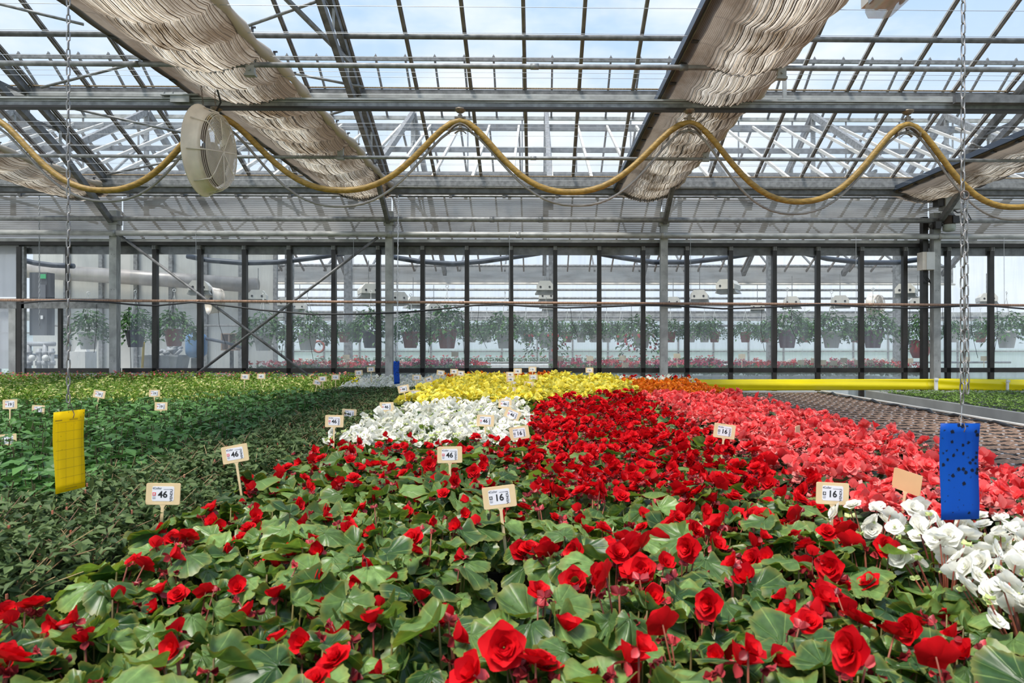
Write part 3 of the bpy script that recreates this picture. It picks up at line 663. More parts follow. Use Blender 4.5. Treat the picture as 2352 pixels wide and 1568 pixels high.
c_ = MB(); c_.box(*pxb(2144, 2166, 456, 476, 10.85, 0.14, ML)); c_.box(*pxb(2137, 2150, 512, 528, 10.9, 0.1, ML)); c_.bar((-0.05, 0, z_(492)), (-0.28, 0.05, z_(522)), 0.03, 0.05); c_.build('mounting_bracket', DARKFR, mo)
c_ = MB(); c_.tube([(0.03, -0.05, z_(483)), (0.10, -0.06, z_(490)), (0.25, -0.05, z_(486)), (0.33, -0.04, z_(505)), (0.2, -0.05, z_(513)), (0.08, -0.08, z_(508))], 0.009, 6); c_.build('motor_cable', CABLE, mo, True)
cbx = thing('control_box', 'cream metal control box mounted on the dark upright', 'box', at(2120, 601, 10.95))
c_ = MB(); c_.box((0.02, -0.05, 0), (0.2, 0.16, 0.285)); c_.build('housing', CREAM, cbx)
c_ = MB(); c_.box((0.045, -0.135, 0), (0.13, 0.02, 0.28)); c_.build('cover', WHITE, cbx)
for k_ in range(3):
    x = -0.02 + 0.025 * k_; MB().tube([(x, -0.06, -0.14), (x, -0.06, -0.24), (x + 0.05, -0.05, -0.31), (0.12, 0, -0.33 - 0.008 * k_)], 0.008, 6).build('cable', CABLE, cbx, True)

# ------------------------------------------------------------------ the next house beyond the partition
N_Y0, N_R, N_Y1 = 11.35, 17.0, 22.8           # eaves, ridge, far eaves
N_ZR = 7.0
nroof = struct(thing('roof_beyond', None, None), 'pitched glass roof of the next house seen through our roof')
NSP = 67.3 * N_R / F
x_ref = at(1192, 290, N_R).x
NB = [x_ref + NSP * k for k in range(-17, 18)]
a0, a1 = Vector((0, N_Y0, 4.0)), Vector((0, N_R, N_ZR)); b1 = Vector((0, N_Y1, 4.0))
q = MB(); q.bar(a0, a1, 0.05, 0.06); nb_me = q.mesh('glazing_bar', CREAMBAR)
q = MB(); q.bar(a1, b1, 0.045, 0.06); nb2_me = q.mesh('glazing_bar_far', BARM)
q = MB(); q.add([(0, a0.y, a0.z + .04), (NSP, a0.y, a0.z + .04), (NSP, a1.y, a1.z + .04), (0, a1.y, a1.z + .04)], [(0, 1, 2, 3)]); np_me = q.mesh('pane', GLASS2)
for x in NB:
    obj('glazing_bar', nb_me, nroof, (x, 0, 0)); obj('glazing_bar', nb2_me, nroof, (x, 0, 0))
for x in NB[:-1]: obj('pane', np_me, nroof, (x, 0, 0))
q = MB(); q.box((0.5, N_R, N_ZR - 0.05), (27, 0.1, 0.14)); q.build('ridge_beam', GALVD, nroof)
zf = lambda y: 4.0 + (N_ZR - 4.0) * (y - N_Y0) / (N_R - N_Y0)
for y in (13.0, 14.9): q = MB(); q.box((0.5, y, zf(y) - 0.08), (27, 0.06, 0.10)); q.build('purlin', GALVD, nroof)
for y in (18.9, 20.9): q = MB(); q.box((0.5, y, 4 + 3.0 * (N_Y1 - y) / (N_Y1 - N_R) - 0.08), (27, 0.06, 0.10)); q.build('purlin', GALVD, nroof)
# trusses of the next house
TX = [at(949 + 306 * k, 265, N_R).x for k in range(-3, 6)]
q = MB(); q.bar(a0 + Vector((0, 0, -0.12)), a1 + Vector((0, 0, 0.3)), 0.09, 0.14); tr1 = q.mesh('rafter', GALV)
q = MB(); q.bar(a1 + Vector((0, 0, 0.3)), b1 + Vector((0, 0, -0.1)), 0.12, 0.16); tr2 = q.mesh('rafter_far', GALVD)
q = MB(); q.bar((0, N_R - 0.01, 4.6), (0, N_R - 0.01, N_ZR + 0.3), 0.10, 0.06, up=(0, 1, 0)); tr3 = q.mesh('king_post', GALV)
q = MB(); q.bar((0, N_R - 3.2, 5.1), (0, N_R + 3.2, 5.1), 0.05, 0.06); q.bar((0, N_R - 1.8, 5.1), (0, N_R, 6.6), 0.04, 0.05); q.bar((0, N_R + 1.8, 5.1), (0, N_R, 6.6), 0.04, 0.05); tr4 = q.mesh('tie', GALV)
for x in TX:
    r = obj('rafter', tr1, nroof, (x, 0, 0))
    for me in (tr2, tr3, tr4): obj(me.name, me, r)
# open ridge vent
zt = at(1200, 137, N_R).z
v0, v1 = Vector((0, N_R, zt)), Vector((0, N_R + 1.35, zt - 1.02))
q = MB(); q.box((0.5, N_R, zt), (27, 0.06, 0.09)); vent = q.build('vent_top_rail', GALVD, nroof)
q = MB(); q.box((0.5, v1.y, v1.z), (27, 0.07, 0.09)); q.build('vent_bottom_rail', STEELW, nroof)
q = MB(); q.bar(v0, v1, 0.05, 0.05); q.prism([(-0.045, 0.03), (0.045, 0.03), (0.0, 0.12)], N_R - 0.03, N_R + 0.03, 0, Matrix.Translation((0, 0, zt))); vb = q.mesh('vent_bar', GALVD)
q = MB(); q.bar((0, v1.y, N_ZR - 0.9), (0, v1.y, v1.z), 0.035, 0.035, up=(0, 1, 0)); vp = q.mesh('vent_post', GALV)
for i, x in enumerate(NB):
    obj('vent_bar', vb, nroof, (x + 0.1, 0, 0))
    if i % 2: obj('vent_post', vp, nroof, (x + 0.05, 0, 0))
# far eaves: fluted band and columns
q = MB(); q.add([(-13, N_Y1, 3.60), (14, N_Y1, 3.60), (14, N_Y1, 4.12), (-13, N_Y1, 4.12)], [(0, 1, 2, 3)]); q.build('fluted_sheet', POLY, nroof)
q = MB(); q.tube([(-13, N_Y1 - 0.1, 4.16), (14, N_Y1 - 0.1, 4.16)], 0.05, 8); q.build('eaves_tube', GALV, nroof, True)
q = MB(); q.tube([(-13, N_Y1 - 0.1, 3.56), (14, N_Y1 - 0.1, 3.56)], 0.035, 8); q.build('eaves_tube', CREAMBAR, nroof, True)
q = MB(); q.tube([(-13, N_Y1 - 6, 3.95), (14, N_Y1 - 6, 3.95)], 0.04, 8); q.build('eaves_tube', GALV, nroof, True)
q = MB(); q.box((0, 0, 2.1), (0.20, 0.2, 4.2)); cme = q.mesh('column', GALV)
for px in (512, 665, 1268, 1770, 2062, 800): obj('column', cme, nroof, (at(px, 787, N_Y1 - 3).x, N_Y1 - 3, 0))
# third house roof, simple bars, and its pipes
q = MB(); q.bar((0, N_Y1, 4.0), (0, 28.0, 6.8), 0.05, 0.06); q3 = q.mesh('glazing_bar_third', GALVD)
for k_ in range(-9, 10): obj('glazing_bar', q3, nroof, (0.4 + 1.5 * k_, 0, 0))
for z in (3.75, 3.5, 3.2, 2.95, 2.7):
    q = MB(); q.tube([(-13, 24.5, z), (14, 24.5, z)], 0.045, 7); q.build('heating_pipe', GALV, nroof, True)
for z, Y in ((2.36, 20.5), (2.05, 18.0), (1.02, 20.0)):
    q = MB(); q.tube([(-13, Y, z), (14, Y, z)], 0.03, 7); q.build('heating_pipe', GALV, nroof, True)
q = MB(); q.box((0.5, 26.5, 2.62), (44, 0.06, 0.35)); q.build('far_eaves_band', STEELW, nroof)
# far wall of milky panels
fw = struct(thing('wall_far', None, None), 'milky far glass wall of the last house')
MILK2 = glass('far_milky_glass', 0.75, (0.95, 0.97, 1.0), 0.05, (0.80, 0.87, 0.93))
for k_ in range(-15, 16):
    x = 1.45 * k_; pane(x, x + 1.4, 0.15, 2.6, MILK2, 28.0, 'milky_pane', fw)
    q = MB(); q.box((x - 0.025, 28, 1.4), (0.06, 0.08, 2.8)); q.build('mullion', GALV, fw)
for z in (1.25, 2.0): q = MB(); q.box((0, 27.97, z), (45, 0.05, 0.05)); q.build('glazing_rail', GALV, fw)
# side wall of pale panels at the left end
sw = struct(thing('wall_left', None, None), 'pale panelled end wall of the next house')
PALE = solid('pale_panel', (0.58, 0.58, 0.54), 0.6, 0, 0.1, 2)
for k_ in range(7):
    x = -13.4 + 0.95 * k_
    q = MB(); q.box((x, 19.0, 2.2), (0.93, 0.06, 4.4)); q.build('panel', PALE, sw)
    q = MB(); q.box((x + 0.47, 18.93, 2.2), (0.10, 0.10, 4.4)); q.build('upright', GALV, sw)
q = MB(); q.tube([(-13.8, 18.6, 3.55), (-7.6, 18.6, 3.15)], 0.2, 16); tag(q.build('air_duct', solid('duct', (0.40, 0.37, 0.34), 0.4, 0.2, 0.2, 3), None, True), 'wide pale air duct along the panelled end wall', 'duct')

# dark hoses hanging in the next house
DH = solid('dark_blue_hose', (0.04, 0.055, 0.085), 0.5)
for lab, pts in (('dark blue hose sagging behind the windows of the braced bay', [(430, 588), (480, 598), (560, 604), (640, 602), (720, 592), (790, 582)]),
                 ('dark blue hose sagging behind the windows left of centre', [(900, 590), (960, 600), (1040, 606), (1110, 600), (1180, 590), (1240, 581)]),
                 ('dark blue hose sagging behind the windows right of centre', [(1380, 583), (1430, 592), (1500, 602), (1580, 602), (1650, 594), (1730, 582)]),
                 ('dark blue hose sagging behind the windows beside the control box', [(1850, 582), (1900, 594), (1980, 603), (2060, 603), (2110, 596), (2140, 588)]),
                 ('dark blue hose end behind the sliding door windows', [(40, 594), (80, 604), (120, 609), (170, 611)])):
    c_ = MB(); c_.tube([at(x, y, 12.2) for x, y in pts], 0.045, 8); tag(c_.build('hose', DH, None, True), lab, 'hose')
# grow lamps
LAMPW = solid('cream_lamp_housing', (0.80, 0.76, 0.68), 0.5, 0, 0.08, 6)
def lamp_mesh():
    c_ = MB(); c_.prism([(-0.17, -0.09), (0.17, -0.09), (0.17, 0.0), (0.10, 0.09), (-0.10, 0.09), (-0.17, 0.0)], 0, 0.55)
    d_ = MB(); d_.prism([(-0.2, -0.16), (0.2, -0.16), (0.16, -0.09), (-0.16, -0.09)], 0.05, 0.5)
    e_ = MB()
    for x in (-0.09, 0.09): e_.lathe([(0.022, 0), (0.02, 0.006)], 10, 0, Matrix.Translation((x, 0.0, -0.03)) @ Matrix.Rotation(math.pi / 2, 4, 'X'), True)
    h_ = MB(); h_.tube([(0, 0.28, 0.09), (0, 0.28, 0.55)], 0.008, 5)
    return c_.mesh('housing', LAMPW), d_.mesh('reflector', STEELW), e_.mesh('socket', BLACK), h_.mesh('hanger', GALV)
LM = lamp_mesh()
LAMPS = [(455, 655, 12.6, .3, 'behind the first brace rod left of the fan'), (590, 676, 13.6, .3, 'behind the middle of the braced bay'), (655, 692, 15.5, .3, 'behind the upper brace rod'), (685, 701, 17.5, .2, 'low behind the braced bay'),
         (852, 662, 12.8, .4, 'just left of the centre-left column'), (918, 680, 13.8, .4, 'just right of the centre-left column'), (955, 690, 15.5, .4, 'two panes right of the centre-left column'), (1000, 703, 17.0, .3, 'low beside the terracotta baskets'),
         (1252, 655, 13.5, 0, 'highest of the central row of four'), (1256, 676, 14.5, 0, 'second of the central row of four'), (1258, 691, 16.0, 0, 'third of the central row of four'), (1260, 702, 18.0, 0, 'lowest of the central row of four'),
         (1546, 690, 16.0, -.2, 'just right of the centre-right column'), (1605, 676, 13.4, -.3, 'one pane right of the centre-right column'), (1665, 652, 12.6, -.5, 'highest lamp right of the centre-right column'), (1740, 702, 17.0, -.3, 'low lamp above the geraniums'),
         (1818, 690, 14.5, -.4, 'above the purple hanging pot'), (1930, 688, 14.0, -.4, 'above the white hanging pot at the right'), (2078, 662, 12.7, -.6, 'left of the control box column'), (2112, 690, 14.2, -.4, 'below the control box'), (2272, 682, 15.0, -.4, 'at the right edge behind the double chain')]
for px, py, Y, rz, lab in LAMPS:
    l_ = thing('grow_lamp', 'cream grow lamp beyond the glass, ' + lab, 'lamp', at(px, py, Y), rz, 'grow lamps of the next house')
    for me in LM: obj(me.name, me, l_)
make_fan('white fan hanging beyond the windows of the braced bay', at(494, 690, 13.2), (0, 0, 0.7), False, 0.68)
make_fan('white fan hanging beyond the windows near the control box', at(2012, 700, 14.5), (0, 0, -0.9), False, 0.62)

# hanging baskets
BL = leafy('basket_leaves', (0.018, 0.065, 0.018), (0.10, 0.24, 0.055), 0.25, 0.45)
BF = leafy('basket_flowers', (0.55, 0.03, 0.05), (0.75, 0.16, 0.16), 0.2)
def small_leaf(m, rng, pos, Ln, W, mat, az=None, tilt=None, fold=0.25):
    az = rng.uniform(0, 6.283) if az is None else az; tilt = rng.uniform(-0.3, 0.9) if tilt is None else tilt
    M = Matrix.Translation(pos) @ Matrix.Rotation(az, 4, 'Z') @ Matrix.Rotation(-tilt, 4, 'X') @ Matrix.Rotation(rng.uniform(-0.5, 0.5), 4, 'Y')
    z = fold * W
    m.add([(0, 0, 0), (-W / 2, Ln * 0.42, z), (0, Ln * 0.45, 0), (W / 2, Ln * 0.42, z), (0, Ln, -0.1 * Ln)], [(0, 2, 1), (0, 3, 2), (1, 2, 4), (2, 3, 4)], mat,
          [(0.5, 0), (0, .5), (.5, .5), (1, .5), (.5, 1)], M)
def basket_foliage(seed, n=560, r=0.38, h=0.36, trail=False):
    rng = random.Random(seed); m = MB()
    for i in range(n):
        a_ = rng.uniform(0, 6.283); u = rng.random() ** 0.5; rr_ = r * u * rng.uniform(0.8, 1.15)
        z = 0.30 + h * (1 - u * u) * rng.uniform(0.45, 1.15) - 0.24 * u * u * rng.random() * (2.2 if trail else 1.0)
        small_leaf(m, rng, (rr_ * math.cos(a_), rr_ * math.sin(a_), z), rng.uniform(0.075, 0.125), rng.uniform(0.04, 0.062), 0, a_ - math.pi / 2 + rng.uniform(-1, 1))
    for i in range(14):
        a_ = rng.uniform(0, 6.283); e_ = (r * 0.9 * math.cos(a_) * rng.uniform(0.3, 1), r * 0.9 * math.sin(a_), 0.3 + h * rng.uniform(0.3, 1.1)); m.tube([(0, 0, 0.3), (e_[0] * 0.6, e_[1] * 0.6, e_[2] * 0.9), e_], 0.004, 4, 0)
    if trail:
        for i in range(26):
            a_ = rng.uniform(0, 6.283); rr_ = r * rng.uniform(0.75, 1.15); m.box((rr_ * math.cos(a_), rr_ * math.sin(a_), rng.uniform(-0.05, 0.3)), (0.03, 0.03, 0.045), 1)
    return m.mesh('foliage', [BL, BF])
FOL = [basket_foliage(1), basket_foliage(2, 460, 0.36, 0.42), basket_foliage(3, 560, 0.46, 0.36), basket_foliage(5, 480, 0.42, 0.32, True)]
def pot_mesh(mat, wide=1.0):
    m = MB(); m.lathe([(0.0, 0.0), (0.115 * wide, 0.0), (0.12 * wide, 0.01), (0.165 * wide, 0.27), (0.18 * wide, 0.275), (0.18 * wide, 0.32), (0.165 * wide, 0.32), (0.16 * wide, 0.28), (0.0, 0.28)], 20); return m.mesh('pot', mat, True)
POTS = {'white': pot_mesh(solid('white_pot', (0.70, 0.70, 0.68), 0.5)), 'terracotta': pot_mesh(solid('terracotta_pot', (0.30, 0.10, 0.07), 0.6)), 'dark': pot_mesh(solid('slate_pot', (0.06, 0.06, 0.08), 0.5)), 'purple': pot_mesh(solid('plum_pot', (0.20, 0.10, 0.14), 0.5))}
hm = MB()
for a_ in (0.3, 2.4, 4.5): hm.tube([(0.17 * math.cos(a_), 0.17 * math.sin(a_), 0.31), (0, 0, 0.95), (0, 0, 1.02)], 0.005, 4)
hm.torus(0.025, 0.006, 10, 5, 0, Matrix.Translation((0, 0, 1.04)) @ Matrix.Rotation(math.pi / 2, 4, 'X')); HGM = hm.mesh('hanger', WHITE)
BASK = [(203, 800, 12.8, 1, 'white', 1, 'behind the sliding door windows'), (311, 795, 12.9, 1, 'dark', 1, 'just right of the left column'), (400, 793, 12.8, 1, 'terracotta', 0, 'two panes right of the left column'),
        (605, 803, 12.9, 1.05, 'white', 2, 'behind the crossing of the brace rods'), (706, 802, 12.8, 1.05, 'white', 2, 'right of the brace rod crossing'), (852, 797, 12.7, 1, 'dark', 1, 'left of the centre-left column'),
        (943, 797, 12.7, .95, 'terracotta', 1, 'right of the small blue card'), (1027, 798, 12.6, 1.1, 'terracotta', 1, 'third pane from the centre-left column'), (1160, 798, 12.7, 1, 'white', 2, 'left of the central mullion above the yellow blooms'),
        (1254, 797, 12.6, .9, 'white', 3, 'with trailing red blooms at the centre'), (1474, 797, 12.7, 1, 'white', 3, 'with trailing red blooms left of the centre-right column'), (1808, 797, 12.6, 1.05, 'purple', 2, 'above the far geraniums right of centre'),
        (1910, 797, 12.6, 1, 'white', 2, 'two panes left of the control box'), (2005, 797, 12.6, 1.05, 'purple', 2, 'beside the second white fan'), (2312, 797, 12.7, 1, 'white', 2, 'at the right edge behind the chain')]
def basket(px, py, Y, sc, pot, f_, lab, grp):
    p_ = at(px, py, Y); b_ = thing('hanging_basket', lab, 'plant', p_, (px * 0.7) % 6.28, grp); b_.scale = (sc,) * 3
    obj('pot', POTS[pot], b_); obj('foliage', FOL[f_], b_); obj('hanger', HGM, b_)
PN = {'white': 'white', 'dark': 'dark', 'terracotta': 'terracotta', 'purple': 'plum'}
for px, py, Y, sc, pot, f_, lab in BASK: basket(px, py + 2, Y, sc, pot, f_, 'large leafy basket in %s pot %s' % (PN[pot], lab), 'large hanging baskets beyond the glass')
SM = [(965, 'white'), (993, 'terracotta'), (1083, 'white'), (1118, 'white'), (1208, 'white'), (1303, 'terracotta'), (1335, 'white'), (1365, 'white'), (1393, 'white'), (1426, 'white'), (1540, 'terracotta'), (1586, 'white'), (1618, 'white'), (1641, 'terracotta'), (1712, 'terracotta'),
      (1756, 'terracotta'), (1848, 'terracotta'), (1965, 'terracotta'), (2190, 'white'), (2252, 'terracotta'), (790, 'terracotta'), (820, 'dark')]
for i, (px, pot) in enumerate(SM): basket(px, 786, 17.0, 0.82, pot, i % 3, 'small %s hanging basket in the far row beyond the glass' % ('pale' if pot == 'white' else 'dark'), 'small far hanging baskets in %s pots' % ('pale' if pot == 'white' else 'dark'))
# red glazed urn plant
ur = thing('urn_plant', 'tall leafy plant in big red urn beyond the right windows', 'plant', at(2113, 822, 12.4) )
m = MB(); m.lathe([(0, 0), (0.12, 0), (0.17, 0.12), (0.18, 0.22), (0.145, 0.30), (0.155, 0.32), (0.13, 0.31), (0, 0.29)], 20); m.build('urn', solid('red_glaze', (0.50, 0.05, 0.04), 0.25), ur, True)
o = obj('foliage', FOL[1], ur, (0, 0, 0.02), None, (0.7, 0.7, 1.1))

# benches of geraniums beyond the glass
def geranium(seed, fc):
    rng = random.Random(seed); m = MB()
    for i in range(70):
        a_ = rng.uniform(0, 6.283); r_ = 0.15 * rng.random() ** 0.5
        small_leaf(m, rng, (r_ * math.cos(a_), r_ * math.sin(a_), rng.uniform(0.12, 0.24)), 0.06, 0.06, 0, a_ - math.pi / 2)
    for i in range(4):
        a_ = rng.uniform(0, 6.283); r_ = 0.11 * rng.random() ** 0.5; c0 = Vector((r_ * math.cos(a_), r_ * math.sin(a_), rng.uniform(0.26, 0.33)))
        m.tube([(0, 0, 0.1), c0], 0.003, 4, 0)
        for j in range(9):
            small_leaf(m, rng, c0 + Vector((rng.uniform(-1, 1), rng.uniform(-1, 1), rng.uniform(-.6, .6))) * 0.028, 0.035, 0.035, 1)
    return m.mesh('geranium', [GL, fc])
GL = leafy('geranium_leaves', (0.03, 0.09, 0.025), (0.09, 0.2, 0.05), 0.2)
GF = [leafy('geranium_red', (0.55, 0.015, 0.03), (0.8, 0.04, 0.06), 0.3), leafy('geranium_pink', (0.75, 0.10, 0.20), (0.9, 0.30, 0.35), 0.3), leafy('geranium_pale', (0.8, 0.6, 0.5), (0.9, 0.85, 0.75), 0.3), leafy('geranium_crimson', (0.35, 0.01, 0.06), (0.6, 0.03, 0.12), 0.3)]
GM = [[geranium(10 * k_ + j, fc) for j in range(2)] for k_, fc in enumerate(GF)]
bt = MB(); bt.box((0.9, 14.1, 0.84), (13.4, 2.6, 0.05))
nbn = thing('bench', 'long low bench of geraniums beyond the partition glass', 'bench', (0, 0, 0)); bt.build('bench_top', STEELW, nbn)
for x in (-5.2, -2, 1, 4, 7): MB().box((x, 14.1, 0.41), (0.08, 2.2, 0.82)).build('trestle', GALV, nbn)
rng = random.Random(21)
x = -5.3
while x < 7.3:
    for j in range(7):
        y = 12.95 + 0.36 * j + rng.uniform(-.05, .05)
        k_ = 0 if x < -3.2 else (2 if rng.random() < .5 else 0) if x < -3.9 else (0, 3, 0, 1, 3, 0)[int((x + 6) / 0.9) % 6]
        if x < -2.6: k_ = rng.choice((0, 1, 2, 0))
        if x > 4.9 and j in (3, 4): k_ = 2
        if -0.9 < x < 0.2: continue
        nm = ('scarlet', 'pink', 'pale', 'crimson')[k_]
        tag(obj('geranium', GM[k_][rng.randrange(2)], None, (x + rng.uniform(-.05, .05), y, 0.865), (0, 0, rng.uniform(0, 6.28)), rng.uniform(0.95, 1.25)), nm + ' geranium on the long bench beyond the glass', 'plant', nm + ' geraniums beyond the glass')
    x += 0.34
far_b = MB(); far_b.box((-0.5, 21, 0.9), (13, 1.2, 0.06)); fb = thing('bench', 'far bench with a strip of red flowers beyond the baskets', 'bench'); far_b.build('bench_top', WHITE, fb)
for x in (-6, -3, 0, 3, 5.5): MB().box((x, 21, 0.43), (0.08, 1.0, 0.86)).build('trestle', GALV, fb)
for k_ in range(36): tag(obj('geranium', GM[0][k_ % 2], None, (-6.6 + 0.34 * k_, 20.8 + 0.2 * (k_ % 2), 0.93), (0, 0, k_ * 2.1), 0.9), 'scarlet geranium on the far bench beyond the baskets', 'plant', 'scarlet geraniums on the far bench')
# price tags stuck in beyond the glass
tg = MB(); tg.box((0, 0, 0.16), (0.13, 0.006, 0.09)); tg.box((0, 0, 0.04), (0.012, 0.005, 0.2)); tgm = tg.mesh('plant_marker', solid('cream_marker', (0.85, 0.72, 0.5), 0.5))
for i, (px, py) in enumerate([(1045, 813), (1285, 823), (1355, 823), (1430, 822), (1437, 838), (1555, 817), (1704, 818), (1840, 832), (1870, 828), (1890, 832), (1915, 833), (1938, 827), (1970, 832), (1998, 832), (2090, 828), (2220, 825), (2260, 823), (795, 820)]):
    tag(obj('plant_marker', tgm, None, at(px, py, 12.75 + 0.15 * (i % 3)) - Vector((0, 0, 0.16))), 'blank cream plant marker among the geraniums beyond the glass', 'marker', 'plant markers beyond the glass')

# equipment corner behind the sliding door
c_ = thing('switch_cabinet', 'dark grey switch cabinet on the wall behind the door windows', 'cabinet', at(97, 775, 15.5))
MB().box((0, 0, 0.75), (0.38, 0.25, 1.4)).build('body', solid('cabinet_grey', (0.07, 0.075, 0.085), 0.5), c_); MB().box((0.1, -0.14, 0.95), (0.16, 0.03, 0.45)).build('door', solid('cabinet_door', (0.13, 0.135, 0.15), 0.4), c_)
MB().box((0.1, -0.15, 0.45), (0.05, 0.02, 0.08)).build('switch', WHITE, c_)
MB().box((0.12, -0.13, 1.36), (0.12, 0.03, 0.1)).build('indicator', solid('green_indicator', (0.05, 0.4, 0.16), 0.4), c_)
PG = solid('grey_pvc', (0.42, 0.43, 0.45), 0.5, 0, 0.15, 6)
mf = thing('pipe_manifold', 'cluster of grey plastic pipes and valves behind the door windows', 'pipes', at(90, 845, 13.5))
for i, x in enumerate((-0.20, 0.0, 0.12, 0.24)):
    k_ = MB(); k_.tube([(x, 0, -0.35), (x, 0, 0.48 - 0.1 * (i % 2))], 0.045, 10); k_.tube([(x, 0, 0.05), (x, 0, 0.14)], 0.065, 10); k_.tube([(x, 0, 0.28), (x, 0, 0.33)], 0.06, 10); k_.build('riser', PG, mf, True)
MB().tube([(-0.3, 0, 0.47), (0.3, 0, 0.47)], 0.045, 10).build('header', PG, mf, True); MB().tube([(-0.3, 0.1, 0.25), (0.3, 0.1, 0.22)], 0.04, 10).build('header', PG, mf, True)
for x in (-0.08, 0.18): MB().lathe([(0.0, 0.05), (0.06, 0.04), (0.06, 0.0), (0, 0)], 12, 0, Matrix.Translation((x, -0.06, 0.2)) @ Matrix.Rotation(math.pi / 2, 4, 'X')).build('valve', WHITE, mf, True)
c_ = thing('storage_box', 'white metal box standing behind the door windows', 'box', at(189, 850, 13.6)); MB().box((0, 0, 0.17), (0.34, 0.35, 0.40)).build('body', WHITE, c_); MB().prism([(-.12, .37), (.12, .37), (.05, .55), (-.02, .6)], -0.05, 0.05).build('lid_tray', WHITE, c_)
c_ = thing('tub', 'wide grey plastic tub behind the left bay windows', 'tub', at(380, 850, 13.6))
t_ = MB(); vs = []
for s_, z in ((0.30, -0.1), (0.36, 0.27), (0.38, 0.27), (0.38, 0.30), (0.34, 0.30), (0.29, 0.0)): vs += [(-s_, -s_ * .7, z), (s_, -s_ * .7, z), (s_, s_ * .7, z), (-s_, s_ * .7, z)]
t_.add(vs, [(i * 4 + j, i * 4 + (j + 1) % 4, (i + 1) * 4 + (j + 1) % 4, (i + 1) * 4 + j) for i in range(5) for j in range(4)] + [(3, 2, 1, 0), (20, 21, 22, 23)]); t_.build('body', PG, c_)
rg = random.Random(3); t_ = MB()
for i in range(14): p_ = Vector((rg.uniform(-.25, .25), rg.uniform(-.2, .2), rg.uniform(0.22, 0.4))); t_.tube([p_, p_ + Vector((rg.uniform(-.2, .2), rg.uniform(-.1, .1), rg.uniform(-.05, .12)))], 0.035, 7)
o = t_.build('pipe_offcuts', PG, c_, True); o['kind'] = 'stuff'
c_ = thing('pressure_tank', 'blue pressure tank behind the left bay windows', 'tank', at(451, 822, 13.6)); MB().lathe([(0, 0), (0.12, 0.01), (0.19, 0.08), (0.20, 0.16), (0.20, 0.36), (0.18, 0.45), (0.1, 0.50), (0, 0.51)], 20).build('body', solid('tank_blue', (0.10, 0.25, 0.48), 0.35), c_, True)
MB().tube([(0, 0, 0), (0, 0, -0.6)], 0.1, 10).build('stand', GALVD, c_)
MB().tube([(0.1, 0, 0.4), (0.6, 0, 0.3), (0.9, 0, 0.2)], 0.03, 8).build('pipe', DH, c_, True)
c_ = thing('wooden_box', 'open brown wooden box behind the braced bay', 'box', at(530, 785, 14.5))
for p_, s_ in (((0, 0.1, 0), (0.3, 0.02, 0.34)), ((-0.15, 0, 0), (0.02, 0.2, 0.34)), ((0.15, 0, 0), (0.02, 0.2, 0.34)), ((0, 0, 0.17), (0.32, 0.2, 0.02)), ((0, 0, -0.17), (0.32, 0.2, 0.02)), ((0, 0, 0.0), (0.02, 0.18, 0.32))): MB().box(p_, s_).build('board', solid('box_wood', (0.38, 0.26, 0.18), 0.7) if 'box_wood' not in bpy.data.materials else bpy.data.materials['box_wood'], c_)
MB().box((0, 0.05, -0.6), (0.06, 0.06, 0.86)).build('post', GALVD, c_)
c_ = thing('push_broom', 'broom with yellow handle leaning behind the left bay windows', 'broom', at(327, 845, 13.2)); MB().tube([(0, 0, 0), (-0.03, 0.1, 0.5)], 0.022, 8).build('handle', solid('yellow_handle', (0.75, 0.50, 0.03), 0.5), c_, True); MB().box((0, 0, -0.03), (0.3, 0.06, 0.07)).build('head', CREAM, c_)
c_ = MB(); c_.torus(0.11, 0.022, 24, 8, 0, Matrix.Translation(at(732, 796, 14.0)) @ Matrix.Rotation(math.pi / 2, 4, 'X')); tag(c_.build('hose_ring', solid('orange_hose', (0.55, 0.14, 0.09), 0.5), None, True), 'coiled orange hose ring hanging beyond the glass', 'hose')
# thin strings and wires hanging at the windows
for i, (x, y0, y1, lab) in enumerate([(450, 530, 690, 'left bay'), (812, 545, 700, 'right end of the braced bay'), (1170, 540, 690, 'central mullion'), (1586, 540, 690, 'pane right of the centre-right column'), (1966, 545, 690, 'panes left of the control box'), (2306, 545, 700, 'right edge panes')]):
    c_ = MB(); c_.tube([at(x, y0, 10.8), at(x + 1, y1, 10.82)], 0.0035, 5); tag(c_.build('string', WIRE, None), 'thin pale string hanging in front of the ' + lab, 'string')
for i, (x, y0, y1) in enumerate([(222, 698, 810), (295, 705, 850), (500, 700, 790), (652, 712, 820), (714, 722, 830), (1100, 702, 800), (990, 716, 810), (1060, 712, 812), (1310, 705, 775), (1450, 702, 780), (1750, 710, 806), (1820, 705, 795), (2090, 708, 818), (2165, 705, 800), (2228, 704, 822), (2290, 704, 808)]):
    c_ = MB(); c_.tube([at(x, y0, 10.79), at(x + 4 * math.sin(i), (y0 + y1) / 2, 10.8), at(x - 6 + 12 * ((i * 7) % 3), y1, 10.82)], 0.0035, 5); tag(c_.build('dangling_wire', CABLE, None), 'thin black wire dangling from the rusty pipe at the windows', 'wire', 'dangling wires at the windows')
chain('thin pale chain hanging in front of the sliding door', at(90, 449, 11.13), at(91, 755, 10.9), 0.05, 0.022, 0.004, WIRE)
chain('thin pale chain hanging beside the centre-left column', at(915, 450, 8.0), at(912, 827, 7.5), 0.04, 0.018, 0.003, WIRE)

